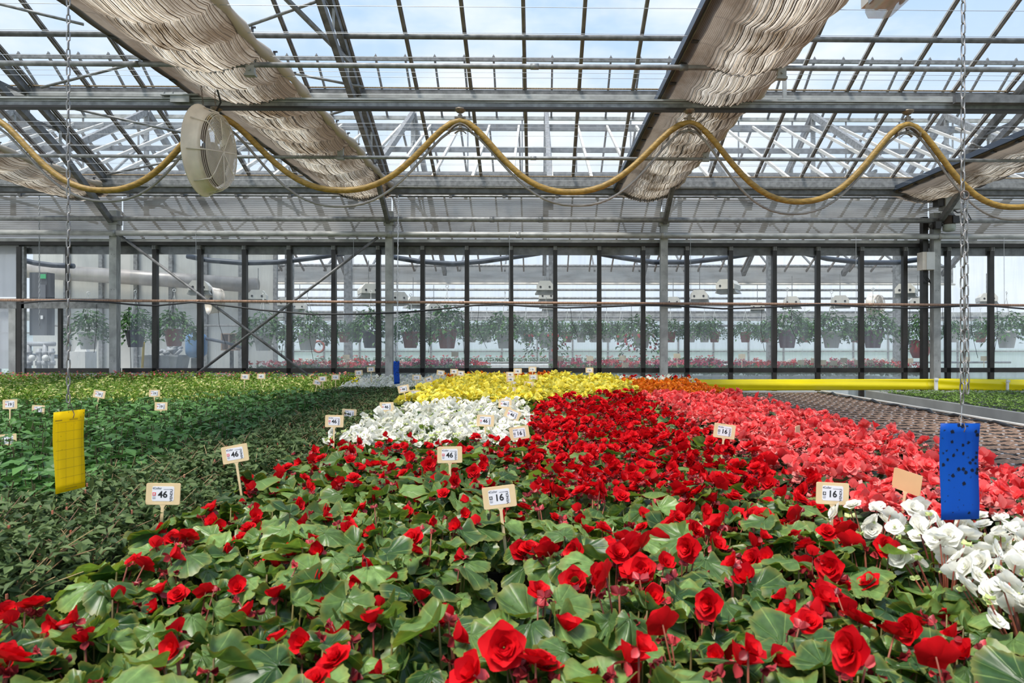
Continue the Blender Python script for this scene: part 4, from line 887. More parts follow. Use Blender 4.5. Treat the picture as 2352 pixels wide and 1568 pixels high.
# ------------------------------------------------------------------ benches
BZ = 0.80
RIMW = solid('white_rim', (0.62, 0.61, 0.57), 0.5, 0.1, 0.12, 3); RIMG = solid('grey_rim', (0.36, 0.36, 0.35), 0.5, 0.2, 0.15, 3)
FLEECE = solid('black_mat', (0.016, 0.016, 0.018), 0.7, 0, 0.3, 30)
def bench(label, x0, x1, y0, y1, rim):
    b_ = thing('bench', label, 'bench')
    MB().box(((x0 + x1) / 2, (y0 + y1) / 2, BZ - 0.03), (x1 - x0, y1 - y0, 0.05)).build('bench_top', FLEECE, b_)
    for x in (x0, x1):
        s_ = 1 if x == x1 else -1
        q = MB(); q.box((x, (y0 + y1) / 2, BZ + 0.005), (0.02, y1 - y0, 0.12)); q.box((x - 0.018 * s_, (y0 + y1) / 2, BZ + 0.065), (0.05, y1 - y0, 0.014)); q.build('side_rim', rim, b_)
    for y in (y0, y1): MB().box(((x0 + x1) / 2, y, BZ + 0.005), (x1 - x0, 0.025, 0.12)).build('end_rim', RIMW, b_)
    for x in (x0 + 0.3, x1 - 0.3):
        for y in (y0 + 0.4, (y0 + y1) / 2, y1 - 0.4): MB().box((x, y, (BZ - 0.05) / 2), (0.06, 0.06, BZ - 0.05)).build('leg', GALVD, b_)
    return b_
bench('wide bench filled with begonias and empty soil trays', -1.19, 4.36, 0.45, 10.35, RIMW)
bench('wide bench of green foliage plants at the left', -10.0, -1.25, 0.45, 10.35, RIMW)
bench('bench of green seedlings at the far right', 5.02, 10.5, 0.45, 10.35, RIMG)

# ------------------------------------------------------------------ leaves and petals
RED = leafy('red_petals', (0.50, 0.002, 0.008), (0.84, 0.010, 0.016), 0.35, 0.55, spec=0.15)
REDB = leafy('red_bud', (0.14, 0.010, 0.014), (0.66, 0.07, 0.08), 0.2, 0.4, power=1.6)
CORAL = leafy('coral_petals', (0.86, 0.045, 0.055), (0.98, 0.24, 0.22), 0.35, 0.55, spec=0.12)
CORB = leafy('coral_bud', (0.60, 0.08, 0.07), (0.95, 0.42, 0.38), 0.3, 0.5)
WHT = leafy('white_petals', (0.93, 0.91, 0.80), (0.96, 0.95, 0.88), 0.42, 0.5)
WHB = leafy('white_bud', (0.50, 0.60, 0.20), (0.75, 0.80, 0.40), 0.3, 0.5)
YEL = leafy('yellow_petals', (0.92, 0.76, 0.04), (0.95, 0.87, 0.20), 0.35, 0.5)
YEB = leafy('yellow_bud', (0.60, 0.60, 0.08), (0.80, 0.78, 0.20), 0.3, 0.5)
ORA = leafy('orange_petals', (0.80, 0.16, 0.01), (0.92, 0.32, 0.02), 0.35, 0.5)
ORB = leafy('orange_bud', (0.6, 0.10, 0.02), (0.8, 0.25, 0.05), 0.3, 0.5)
BEGL = leafy('begonia_leaf', (0.026, 0.072, 0.018), (0.21, 0.34, 0.095), 0.28, 0.36, 0.5, (0.24, 0.22, 0.04), 0.4, 1.5, (1.5, 1.45, 0.5))
BEGD = leafy('dark_begonia_leaf', (0.030, 0.055, 0.022), (0.085, 0.13, 0.05), 0.15, 0.42, 0.5)
STEM = leafy('begonia_stem', (0.11, 0.075, 0.025), (0.20, 0.17, 0.05), 0.0)
REDSTEM = leafy('red_stem', (0.14, 0.03, 0.02), (0.30, 0.09, 0.05), 0.0)
GRSTEM = leafy('green_stem', (0.18, 0.26, 0.06), (0.30, 0.40, 0.10), 0.0)

def begonia_leaf(rng, segs, rings, tooth=0.035):
    """kidney-shaped serrated leaf, petiole at the origin, tip towards +Y, about 1 wide"""
    vs = [(0, 0, 0)]; uv = [(0.5, 0)]; ph = rng.uniform(0, 6.28); cup = rng.uniform(-0.18, 0.30); asym = rng.uniform(0.04, 0.18); wav = rng.uniform(0.03, 0.10); kk = rng.choice((3, 4, 5))
    for j in range(1, rings + 1):
        f = j / rings
        for i in range(segs + 1):
            a_ = math.radians(-168 + 336 * i / segs)
            r_ = 0.52 * (1 + 0.10 * math.cos(a_) - 0.05 * math.cos(2 * a_))
            if j == rings: r_ *= 1 + (tooth if i % 2 else -tooth * .6) + 0.028 * math.cos(4.5 * a_ + ph)
            x = r_ * math.sin(a_) * (1 + (asym if a_ < 0 else -asym)); y = 0.27 + r_ * math.cos(a_)
            if abs(a_) > 2.6: y -= 0.06 * f
            x *= f; y *= f; d = f * f
            z = cup * d * 0.9 - 0.22 * max(0, y) ** 2 + wav * f * math.sin(kk * a_ + ph) + 0.022 * math.cos(9 * a_) * f
            vs.append((x, y, z)); uv.append((i / segs, f))
    fs = []; n = segs + 1
    for i in range(segs): fs.append((0, 1 + i + 1, 1 + i))
    for j in range(rings - 1):
        for i in range(segs): fs.append((1 + j * n + i, 1 + j * n + i + 1, 1 + (j + 1) * n + i + 1, 1 + (j + 1) * n + i))
    return vs, fs, uv
def petal(Ln, Wd, cup, curl, nl=3, nw=2, jit=0.0, rng=None):
    vs, uv, fs = [], [], []
    for i in range(nl + 1):
        t = i / nl; w = Wd * (math.sin(math.pi * (0.10 + 0.76 * t)) ** 0.75) * (1 if i < nl else 0.72)
        for j in range(nw + 1):
            s_ = j / nw * 2 - 1
            y = Ln * t * (1 - 0.10 * s_ * s_ * t); z = curl * Ln * t * t + cup * w * (s_ * s_) + (rng.uniform(-jit, jit) if rng and i else 0)
            vs.append((w / 2 * s_, y, z)); uv.append((s_ * .5 + .5, t))
    for i in range(nl):
        for j in range(nw): fs.append((i * (nw + 1) + j, i * (nw + 1) + j + 1, (i + 1) * (nw + 1) + j + 1, (i + 1) * (nw + 1) + j))
    return vs, fs, uv
def add_flower(m, rng, M, kind, mp, mb, hi=True):
    """rose: full double bloom; cup: half-open bloom; open: flat pale bloom; bud: pair of hanging buds.  unit radius, facing +Z"""
    nl, nw = (4, 3) if hi else (2, 2)
    def ring(n, Ln, Wd, tilt, cup, curl, ph, z0, mat=mp):
        for k_ in range(n):
            p_ = petal(Ln * rng.uniform(.9, 1.08), Wd * rng.uniform(.9, 1.1), cup, curl, nl, nw, 0.03 * Ln, rng)
            R = Matrix.Rotation(ph + 2 * math.pi * k_ / n + rng.uniform(-.15, .15), 4, 'Z') @ Matrix.Translation((0, 0.04, z0)) @ Matrix.Rotation(tilt + rng.uniform(-.12, .12), 4, 'X')
            m.add(p_[0], p_[1], mat, p_[2], M @ R)
    if kind == 'rose':
        ring(5, 1.0, 1.05, 0.12, 0.10, 0.05, 0, 0.0); ring(5, 0.80, 0.95, 0.50, 0.16, 0.05, 0.6, 0.04); ring(4, 0.60, 0.75, 0.85, 0.22, 0.0, 0.2, 0.07); ring(3, 0.42, 0.55, 1.15, 0.25, -0.1, 0.9, 0.09)
        if hi: ring(3, 0.28, 0.38, 1.35, 0.25, -0.2, 0.2, 0.11)
    elif kind == 'cup':
        ring(2, 1.0, 1.15, 0.75, 0.16, 0.05, 0, 0.0); ring(2, 0.85, 0.95, 0.95, 0.2, 0.0, math.pi / 2, 0.02); ring(3, 0.55, 0.6, 1.2, 0.25, -0.1, 0.5, 0.05)
        for s_ in (-1, 1): p_ = petal(0.6, 0.5, 0.2, 0.1, nl, nw); m.add(p_[0], p_[1], mb, p_[2], M @ Matrix.Rotation(1.2 * s_ + 0.4, 4, 'Z') @ Matrix.Rotation(-0.9, 4, 'X'))
    elif kind == 'open':
        ring(4, 1.0, 1.15, 0.16, 0.10, 0.04, 0, 0.0); ring(4, 0.66, 0.75, 0.40, 0.16, 0.04, 0.8, 0.04); ring(3, 0.36, 0.42, 0.9, 0.2, 0, 0.3, 0.06); ring(3, 0.2, 0.22, 1.2, 0.2, 0, 0, 0.07, mb)
    else:
        for s_ in (-1, 1):
            B = M @ Matrix.Rotation(s_ * 0.8 + 0.2, 4, 'Y') @ Matrix.Translation((0, 0, 0.1))
            for q in (0, math.pi): p_ = petal(0.85, 0.75, 0.32, -0.1, nl, nw); m.add(p_[0], p_[1], mb, p_[2], B @ Matrix.Rotation(q, 4, 'Z') @ Matrix.Rotation(1.3, 4, 'X'))
def layout(rng, nleaf, nfl, nbud, fr=0.036, spread=0.1, zf=0.285, lsc=1.0, kinds=('rose', 'rose', 'cup')):
    lv, fl = [], []
    for i in range(nleaf):
        a_ = i * 2.39996 + rng.uniform(-.3, .3); u = ((i + 0.6) / nleaf) ** 0.6; r_ = 0.025 + 0.075 * u
        z = 0.245 - 0.075 * u + rng.uniform(-.03, .03); tilt = 0.0 + 0.8 * u + rng.uniform(-.5, .45); s_ = rng.uniform(0.062, 0.108) * lsc
        lv.append((Vector((r_ * math.cos(a_), r_ * math.sin(a_), z)), a_ - math.pi / 2 + rng.uniform(-.4, .4), -tilt, rng.uniform(-.45, .45), s_))
    for i in range(nfl + nbud):
        a_ = rng.uniform(0, 6.283); r_ = spread * rng.random() ** 0.55; z = zf - 1.6 * r_ * r_ * 2 + rng.uniform(-.035, .03)
        bud = i >= nfl
        if bud: z -= 0.015
        if not bud and kinds[0] != 'open' and rng.random() < .8:          # half-open buds sit beside a bloom on the same stalk
            for s_ in range(rng.choice((1, 2, 2))): fl.append(('bud', Vector((r_ * math.cos(a_) + rng.uniform(-.03, .03), r_ * math.sin(a_) + rng.uniform(-.03, .03), z - rng.uniform(0.015, 0.035))), rng.uniform(0, 6.283), rng.uniform(0.3, 1.8), fr * rng.uniform(.5, .8)))
        fl.append(('bud' if bud else rng.choice(kinds), Vector((r_ * math.cos(a_), r_ * math.sin(a_), z)), rng.uniform(0, 6.283), rng.uniform(0.25, 1.35), fr * rng.uniform(.8, 1.15) * (0.62 if bud else 1)))
    return lv, fl
def leafM(t): return Matrix.Translation(t[0]) @ Matrix.Rotation(t[1], 4, 'Z') @ Matrix.Rotation(t[2], 4, 'X') @ Matrix.Rotation(t[3], 4, 'Y') @ Matrix.Scale(t[4], 4)
def flM(t): return Matrix.Translation(t[1]) @ Matrix.Rotation(t[2], 4, 'Z') @ Matrix.Rotation(t[3], 4, 'X') @ Matrix.Scale(t[4], 4)
def stems(lv, fl, r=0.0032):
    m = MB()
    for t in lv:
        e_ = t[0]; m.tube([(e_.x * .3, e_.y * .3, 0.07), (e_.x * .85, e_.y * .85, e_.z * .66), (e_.x, e_.y, e_.z - 0.003)], [r * 1.1, r * .8, r * .55], 5, 0)
    for t in fl:
        e_ = t[1]; m.tube([(e_.x * .1, e_.y * .1, 0.07), (e_.x * .5, e_.y * .5, e_.z * .7), e_], [r * .8, r * .65, r * .5], 5, 1)
    return m
RG = random.Random(11)
# near templates: every leaf and flower its own object
HL = []
for i in range(7):
    m = MB()
    v_, f_, u_ = begonia_leaf(RG, 44, 4); m.add(v_, f_, 0, u_); HL.append(m.mesh('leaf', BEGL, True))
def flower_meshes(mp, mb, kinds, n=3):
    d = {}
    for kd in set(kinds) | {'bud'}:
        d[kd] = []
        for i in range(n):
            m = MB(); add_flower(m, RG, Matrix.Identity(4), kd, 0, 1, True); d[kd].append(m.mesh('flower' if kd != 'bud' else 'bud', [mp, mb], True))
    return d
pt = MB(); pt.lathe([(0.0, 0.0), (0.042, 0.0), (0.055, 0.085), (0.059, 0.087), (0.059, 0.095), (0.052, 0.095), (0.050, 0.08)], 14, 0); pt.lathe([(0.051, 0.078), (0.0, 0.082)], 14, 1)
POT = pt.mesh('pot', [solid('grey_pot', (0.10, 0.10, 0.105), 0.5), SOIL], True)
def templates(n, mp, mb, nleaf, nfl, nbud, **kw):
    T = []; kinds = kw.get('kinds', ('rose', 'rose', 'cup'))
    for i in range(n):
        lv, fl = layout(RG, nleaf, max(0, nfl + RG.choice((-1, 0, 0, 1))), nbud, **kw); T.append((lv, fl, stems(lv, fl).mesh('stems', [STEM, REDSTEM], True)))
    return T, flower_meshes(mp, mb, kinds)
def near_plant(name, T, FM, label, group, x, y, rz, sc):
    lv, fl, st_ = T
    p_ = thing(name, label, 'plant', (x, y, BZ), rz, group); p_.scale = (sc,) * 3
    obj('pot', POT, p_); obj('stems', st_, p_)
    for t in lv:
        e_ = (Matrix.Rotation(t[1], 3, 'Z') @ Matrix.Rotation(t[2], 3, 'X') @ Matrix.Rotation(t[3], 3, 'Y')).to_euler()
        obj('leaf', RG.choice(HL), p_, t[0], e_, t[4])
    for t in fl:
        e_ = (Matrix.Rotation(t[2], 3, 'Z') @ Matrix.Rotation(t[3], 3, 'X')).to_euler()
        obj('bud' if t[0] == 'bud' else 'flower', RG.choice(FM[t[0]]), p_, t[1], e_, t[4])
# mid-distance templates: foliage joined, blossoms joined
def mid_templates(n, mp, mb, leafmat, nleaf, nfl, nbud, **kw):
    out = []
    for i in range(n):
        lv, fl = layout(RG, nleaf, nfl + RG.choice((-1, 0, 1)), nbud, **kw)
        m = MB()
        for t in lv: v_, f_, u_ = begonia_leaf(RG, 18, 2, 0.06); m.add(v_, f_, 0, u_, leafM(t))
        q = MB()
        for t in fl: add_flower(q, RG, flM(t), t[0], 0, 1, False)
        out.append((m.mesh('foliage', leafmat, True), q.mesh('blossoms', [mp, mb], True)))
    return out
def mid_plant(name, T, label, group, x, y, rz, sc, z=BZ):
    p_ = tag(obj(name, T[0], None, (x, y, z), (0, 0, rz), sc), label, 'plant', group)
    obj('blossoms', T[1], p_)
def grid(x0, x1, y0, y1, d, jit=0.02):
    out = []; j = 0; y = y0 + d / 2
    while y < y1:
        x = x0 + d / 2 + (d / 2 if j % 2 else 0)
        while x < x1:
            out.append((x + RG.uniform(-jit, jit), y + RG.uniform(-jit, jit))); x += d
        y += d * 0.87; j += 1
    return out
def seen(x, y, mg=0.45): return -0.80 * y - mg < x < 0.725 * y + mg
SPN, FMR = templates(9, RED, REDB, 18, 2, 1, zf=0.258, fr=0.030, kinds=('cup', 'cup', 'rose'))
DEN, FMD = templates(9, RED, REDB, 17, 3, 2, zf=0.265, fr=0.035)
NWT, FMW = templates(5, WHT, WHB, 11, 13, 5, zf=0.285, fr=0.028, kinds=('open', 'open', 'rose'))
SPM = mid_templates(6, RED, REDB, BEGL, 15, 3, 2, zf=0.268, fr=0.030, kinds=('cup', 'cup', 'rose'))
DEM = mid_templates(7, RED, REDB, BEGL, 13, 6, 3, zf=0.28, fr=0.033)
COM = mid_templates(7, CORAL, CORB, BEGD, 11, 8, 5, zf=0.285, fr=0.036)
WHM = mid_templates(6, WHT, WHB, BEGL, 11, 13, 6, zf=0.28, fr=0.029, spread=0.115, kinds=('open', 'open', 'rose'))
YEM = mid_templates(6, YEL, YEB, BEGL, 10, 10, 6, zf=0.30, fr=0.042, spread=0.12, kinds=('rose', 'cup', 'open'))
ORM = mid_templates(4, ORA, ORB, BEGL, 9, 9, 4, zf=0.285, fr=0.034)
D = 0.168; NEARY = 2.35
ORD = ['first', 'second', 'third', 'fourth', 'fifth', 'sixth', 'seventh', 'eighth', 'ninth', 'tenth', 'eleventh', 'twelfth', 'thirteenth', 'fourteenth', 'fifteenth', 'sixteenth', 'seventeenth', 'eighteenth', 'nineteenth', 'twentieth']
ORD += ['twenty-' + o_ for o_ in ORD[:9]] + ['thirtieth'] + ['thirty-' + o_ for o_ in ORD[:9]] + ['fortieth'] + ['forty-' + o_ for o_ in ORD[:9]]
def pathway(x, y): return abs(x + 0.10) < 0.115 and 1.42 < y < 2.0      # the slot between the two blocks
def rows(pts, d):
    """points with their row from the camera and place in that row from the left"""
    y0 = min(p[1] for p in pts); by = {}
    for x, y in pts: by.setdefault(round((y - y0) / (d * 0.87)), []).append((x, y))
    out = []
    for r_, k_ in enumerate(sorted(by)):
        for c_, (x, y) in enumerate(sorted(by[k_])): out.append((x, y, ORD[r_], ORD[c_]))
    return out
def rz(): return RG.uniform(0, 6.283)
def sc(): return RG.uniform(0.92, 1.12)
for x, y, r_, c_ in rows([p for p in grid(-1.16, -0.13, 0.78, 3.72, D) if seen(*p) and not pathway(*p)], D):
    a_ = ('sparse red begonia at front left, %s row from the camera, %s from the left' % (r_, c_), 'sparse red begonias at the front')
    if y < NEARY: near_plant('red_begonia', RG.choice(SPN), FMR, *a_, x, y, rz(), sc())
    else: mid_plant('red_begonia', RG.choice(SPM), *a_, x, y, rz(), sc())
for x, y, r_, c_ in rows([p for p in grid(-0.07, 0.98, 0.74, 7.3, D) if seen(*p) and p[1] < 6.1 + p[0] and not pathway(*p) and not (p[0] > 0.88 and 1.25 < p[1] < 2.05)], D):
    a_ = ('full red begonia of the central block, %s row from the camera, %s from the left' % (r_, c_), 'dense red begonias in the central block')
    if y < NEARY: near_plant('red_begonia', RG.choice(DEN), FMD, *a_, x, y, rz(), sc())
    else: mid_plant('red_begonia', RG.choice(DEM), *a_, x, y, rz(), sc())
for x, y in grid(0.98, 1.75, 0.85, 1.28, D):
    if seen(x, y): near_plant('red_begonia', RG.choice(DEN), FMD, 'red begonia in the lower right corner in front of the white ones', 'red begonias in the lower right corner', x, y, rz(), sc())
for x, y, r_, c_ in rows([p for p in grid(0.90, 2.0, 1.28, 2.05, D) if seen(*p)], D):
    near_plant('white_begonia', RG.choice(NWT), FMW, 'white begonia below the blue card, %s row from the camera, %s from the left' % (r_, c_), 'white begonias at the right foreground', x, y, rz(), sc())
for x, y, r_, c_ in rows([p for p in grid(1.02, 2.02, 2.05, 6.9, D) if seen(*p)], D):
    mid_plant('coral_begonia', RG.choice(COM), 'coral begonia of the right block, %s row from the camera, %s from the left' % (r_, c_), 'coral begonias', x, y, rz(), sc())
for x, y, r_, c_ in rows(grid(-1.16, -0.10, 3.72, 5.9, D), D):
    mid_plant('white_begonia', RG.choice(WHM), 'white begonia of the central block, %s row from the camera, %s from the left' % (r_, c_), 'white begonias at the centre', x, y, rz(), sc())
D2 = 0.19
for x, y, r_, c_ in rows([p for p in grid(-1.22, 1.02, 5.95, 9.7, D2) if p[1] > 6.1 + p[0] or p[0] < -0.05], D2):
    mid_plant('yellow_begonia', RG.choice(YEM), 'yellow begonia, %s row of the yellow block from the camera, %s from the left' % (r_, c_), 'yellow begonias at the back', x, y, rz(), RG.uniform(0.98, 1.2))
for x, y, r_, c_ in rows(grid(-2.42, -1.22, 7.95, 10.1, D2), D2):
    mid_plant('white_begonia', RG.choice(WHM), 'white begonia of the far left block, %s row from the camera, %s from the left' % (r_, c_), 'white begonias at the back left', x, y, rz(), RG.uniform(0.95, 1.12))
for x, y, r_, c_ in rows(grid(1.02, 2.05, 6.95, 9.2, D2), D2):
    mid_plant('orange_begonia', RG.choice(ORM), 'orange begonia behind the coral block, %s row from the camera, %s from the left' % (r_, c_), 'orange begonias behind the coral block', x, y, rz(), RG.uniform(0.95, 1.1))
for x, y in grid(1.0, 2.2, 9.35, 10.1, D2):
    if RG.random() < .6: mid_plant('white_begonia', RG.choice(WHM), 'white begonia in the far row behind the orange ones', 'white begonias behind the orange block', x, y, rz(), sc())
    else: mid_plant('red_begonia', RG.choice(SPM), 'dark red begonia in the far row behind the orange ones', 'dark red begonias behind the orange block', x, y, rz(), 1.15)
for x, y in grid(-2.2, 0.5, 9.85, 10.25, D2):
    if x > -1.4: mid_plant('orange_begonia', RG.choice(ORM), 'orange begonia in the last row behind the yellow block', 'orange begonias in the last row', x, y, rz(), RG.uniform(1.05, 1.2))

# ------------------------------------------------------------------ foliage plants at the left
FUL = leafy('fuchsia_leaf', (0.034, 0.068, 0.022), (0.14, 0.20, 0.07), 0.22, 0.55, spec=0.2)
FUS = leafy('fuchsia_twig', (0.22, 0.11, 0.07), (0.42, 0.31, 0.14), 0.0, 0.6); FUB = leafy('fuchsia_bud', (0.65, 0.18, 0.10), (0.75, 0.32, 0.22), 0.2)
SAL = leafy('broad_leaf', (0.035, 0.10, 0.022), (0.12, 0.26, 0.065), 0.22, 0.40); SAS = leafy('broad_stem', (0.07, 0.06, 0.03), (0.13, 0.12, 0.05), 0.0)
YGL = leafy('lime_leaf', (0.09, 0.19, 0.02), (0.27, 0.42, 0.05), 0.3, 0.45); YGY = leafy('cream_yellow_leaf', (0.62, 0.60, 0.16), (0.85, 0.82, 0.40), 0.3, 0.5); YGR = leafy('pink_bloom', (0.55, 0.05, 0.06), (0.75, 0.25, 0.22), 0.2)
def fuchsia(seed):
    g = random.Random(seed); m = MB()
    for i in range(210):
        a_ = g.uniform(0, 6.283); u = g.random() ** 0.5; r_ = 0.125 * u
        small_leaf(m, g, (r_ * math.cos(a_), r_ * math.sin(a_), 0.29 - 0.07 * u * u - 0.10 * g.random() ** 1.7), g.uniform(0.028, 0.044), g.uniform(0.015, 0.023), 0)
    for i in range(8):
        a_ = g.uniform(0, 6.283); r_ = g.uniform(.06, .16); e_ = Vector((r_ * math.cos(a_), r_ * math.sin(a_), g.uniform(.22, .305))); m.tube([(-e_.x * .3, -e_.y * .3, 0.12), e_ * 0.5 + Vector((0, 0, .10)), e_], [0.0016, 0.0013, 0.0009], 4, 1)
    for i in range(2):
        a_ = g.uniform(0, 6.283); r_ = g.uniform(.05, .12); m.box((r_ * math.cos(a_), r_ * math.sin(a_), g.uniform(.22, .27)), (0.004, 0.004, 0.011), 2)
    return m.mesh('fuchsia', [FUL, FUS, FUB])
def broad(seed, L0=0.06, L1=0.095):
    g = random.Random(seed); m = MB()
    for s_ in range(8):
        a_ = g.uniform(0, 6.283); r_ = g.uniform(.02, .10); bx_, by_ = r_ * math.cos(a_), r_ * math.sin(a_); h = g.uniform(.20, .29)
        m.tube([(bx_ * .4, by_ * .4, 0.03), (bx_, by_, h)], [0.004, 0.0025], 4, 1)
        for k_ in range(9):
            z = h * (0.35 + 0.65 * (k_ + 1) / 9); an = k_ * 2.4 + a_
            Ln = g.uniform(L0, L1) * (1.15 - 0.35 * (k_ / 9))
            small_leaf(m, g, (bx_, by_, z), Ln, Ln * 0.48, 0, an, g.uniform(-0.5, 0.55), 0.12)
    return m.mesh('broad_leaf_plant', [SAL, SAS])
def lime(seed, red):
    g = random.Random(seed); m = MB()
    for i in range(170):
        a_ = g.uniform(0, 6.283); u = g.random() ** 0.5; r_ = 0.15 * u
        small_leaf(m, g, (r_ * math.cos(a_), r_ * math.sin(a_), 0.31 - 0.12 * u * u - 0.11 * g.random() ** 1.5), g.uniform(0.03, 0.045), g.uniform(0.016, 0.024), 1 if (not red and g.random() < .24) else 0)
    if red:
        for i in range(40):
            a_ = i * 0.157 * (1 + 5 * (i % 4)); r_ = g.uniform(.03, .14); small_leaf(m, g, (r_ * math.cos(a_), r_ * math.sin(a_), g.uniform(.22, .32)), 0.03, 0.026, 2 if i % 3 == 0 else 0)
    for i in range(8): a_ = i * 0.785; m.tube([(0, 0, 0.02), (0.07 * math.cos(a_), 0.07 * math.sin(a_), 0.16), (0.15 * math.cos(a_), 0.15 * math.sin(a_), 0.27)], 0.003, 4, 0)
    return m.mesh('variegated_plant', [YGL, YGY, YGR])
FU = [fuchsia(100 + i) for i in range(8)]; BRD = [broad(200 + i) for i in range(7)]; BRB = [broad(230 + i, 0.08, 0.115) for i in range(4)]; LI = [lime(300 + i, False) for i in range(6)]; LR = [lime(320 + i, True) for i in range(3)]
def green(name, me, label, group, x, y, s_): tag(obj(name, me, None, (x, y, BZ), (0, 0, rz()), s_), label, 'plant', group)
n_f = 0
for x, y, r_, c_ in rows([p for p in grid(-1.82, -1.22, 1.15, 7.35, 0.15) if seen(*p) and not (p[0] < -1.72 + 0.05 * math.sin(5 * p[1]) and p[1] > 2.2)], 0.15):
    green('fuchsia', RG.choice(FU), 'small-leaved fuchsia beside the begonias, %s row from the camera, %s from the left' % (r_, c_), 'dark fuchsias beside the begonias', x, y, RG.uniform(.95, 1.15))
for x, y, r_, c_ in rows([p for p in grid(-5.9, -1.75, 2.2, 7.1, 0.205) if seen(*p, 0.15) and not (p[0] < -2.2 and p[1] > 6.5)], 0.205):
    big = y < 3.3
    green('broad_leaf_plant', RG.choice(BRB if big else BRD), ('large-leaved green plant of the left bench, %s row from the camera, %s from the left' if big else 'leafy green plant of the left bench, %s row from the camera, %s from the left') % (r_, c_), 'large-leaved green plants near the yellow card' if big else 'leafy green plants on the left bench', x, y, RG.uniform(0.95, 1.12))
for x, y, r_, c_ in rows([p for p in grid(-8.4, -2.7, 6.5, 10.2, 0.235) if seen(*p, 0.2)], 0.235):
    if y < 7.4 and x > -3.2: green('broad_leaf_plant', RG.choice(BRD), 'leafy green plant at the right end of the variegated rows', 'leafy green plants beside the variegated rows', x, y, 1.1)
    elif y > 9.5: green('variegated_plant', RG.choice(LR), 'lime plant with red blooms along the wall, %s back row, %s from the left' % (r_, c_), 'red-flecked lime plants along the wall', x, y, RG.uniform(1.05, 1.25))
    else: green('variegated_plant', RG.choice(LI), 'lime and cream variegated plant, %s row of its block, %s from the left' % (r_, c_), 'variegated lime plants at the back', x, y, RG.uniform(1.0, 1.18))
for x, y in grid(-2.68, -1.85, 6.5, 7.4, 0.2): green('broad_leaf_plant', RG.choice(BRD), 'leafy green plant between the fuchsias and the far white begonias', 'leafy green plants before the far white begonias', x, y, 1.08)
for x, y in grid(-2.4, -1.25, 7.4, 7.95, 0.16): green('fuchsia', RG.choice(FU), 'small-leaved fuchsia in front of the far white begonias', 'dark fuchsias before the far white begonias', x, y, 1.05)

# ------------------------------------------------------------------ bare soil trays and seedlings at the right
TRM = solid('black_tray', (0.02, 0.021, 0.025), 0.35, 0, 0.3, 20)
def tray_meshes():
    w, d, h = 0.57, 0.185, 0.05; m = MB()
    for p_, s_ in (((0, -d / 2, h / 2), (w, 0.012, h)), ((0, d / 2, h / 2), (w, 0.012, h)), ((-w / 2, 0, h / 2), (0.012, d, h)), ((w / 2, 0, h / 2), (0.012, d, h)), ((0, 0, 0.006), (w, d, 0.01))): m.box(p_, s_)
    g = random.Random(5); s_ = MB(); nx, ny = 12, 4; v = []
    for j in range(ny + 1):
        for i in range(nx + 1): v.append((-w / 2 + 0.008 + (w - 0.016) * i / nx, -d / 2 + 0.008 + (d - 0.016) * j / ny, h - 0.001 + g.uniform(-.004, .006)))
    s_.add(v, [(j * (nx + 1) + i, j * (nx + 1) + i + 1, (j + 1) * (nx + 1) + i + 1, (j + 1) * (nx + 1) + i) for j in range(ny) for i in range(nx)])
    glints = MB()
    for k_ in range(5): glints.box((-w / 2 + w * (k_ + .5 + 0.3 * math.sin(k_ * 7)) / 5, -d / 2 - 0.002, h + 0.002), (0.018, 0.010, 0.005))  # small pale blocks along the front rim, coloured to stand for glints
    return m.mesh('tray', TRM), s_.mesh('soil', SOIL), glints.mesh('painted_rim_glint', solid('pale_glint', (0.6, 0.62, 0.65), 0.4))
TR = tray_meshes()
SEED = leafy('seedling', (0.08, 0.16, 0.03), (0.26, 0.40, 0.08), 0.25)
def sprout_mesh(seed, n, w, d, L0, L1, z0):
    g = random.Random(seed); m = MB()
    for i in range(n):
        p_ = (g.uniform(-w / 2, w / 2), g.uniform(-d / 2, d / 2), z0 + g.uniform(0, 0.02)); az = g.uniform(0, 6.28)
        for q in (0, math.pi): small_leaf(m, g, p_, g.uniform(L0, L1), g.uniform(L0, L1) * .55, 0, az + q, g.uniform(-.5, .2))
    return m.mesh('seedlings', SEED)
SPR = [sprout_mesh(i, 60, 0.5, 0.16, 0.010, 0.016, 0.05) for i in range(2)]
tr_pts = [(2.32 + 0.575 * i, 2.3 + 0.196 * j) for i in range(4) for j in range(41)]
for i, (x, y, r_, c_) in enumerate(rows([p for p in tr_pts if p[0] < 4.2 and seen(*p, 1.1)], 0.196 / 0.87)):
        bare = y > 3.4
        t_ = thing('seed_tray', 'narrow tray of bare brown soil, %s row from the camera, %s from the left' % (r_, c_) if bare else 'black soil tray with first sprouts beside the coral begonias', 'tray', (x, y, BZ), RG.uniform(-.01, .01), 'bare soil trays' if bare else 'sprouting trays')
        for me in TR: obj(me.name, me, t_)
        if not bare: o = obj('sprouts', SPR[i % 2], t_); o['kind'] = 'stuff'
for x, lab in ((-0.135, 'left'), (-0.075, 'right')):
    m = MB(); m.bar((x, 0.7, BZ + 0.018), (x, 3.6, BZ + 0.018), 0.022, 0.03); m.bar((x, 0.7, BZ + 0.034), (x, 3.6, BZ + 0.034), 0.03, 0.004); tag(m.build('tray_rail', GALV), lab + ' grey rail in the dark slot between the red begonia blocks', 'rail')
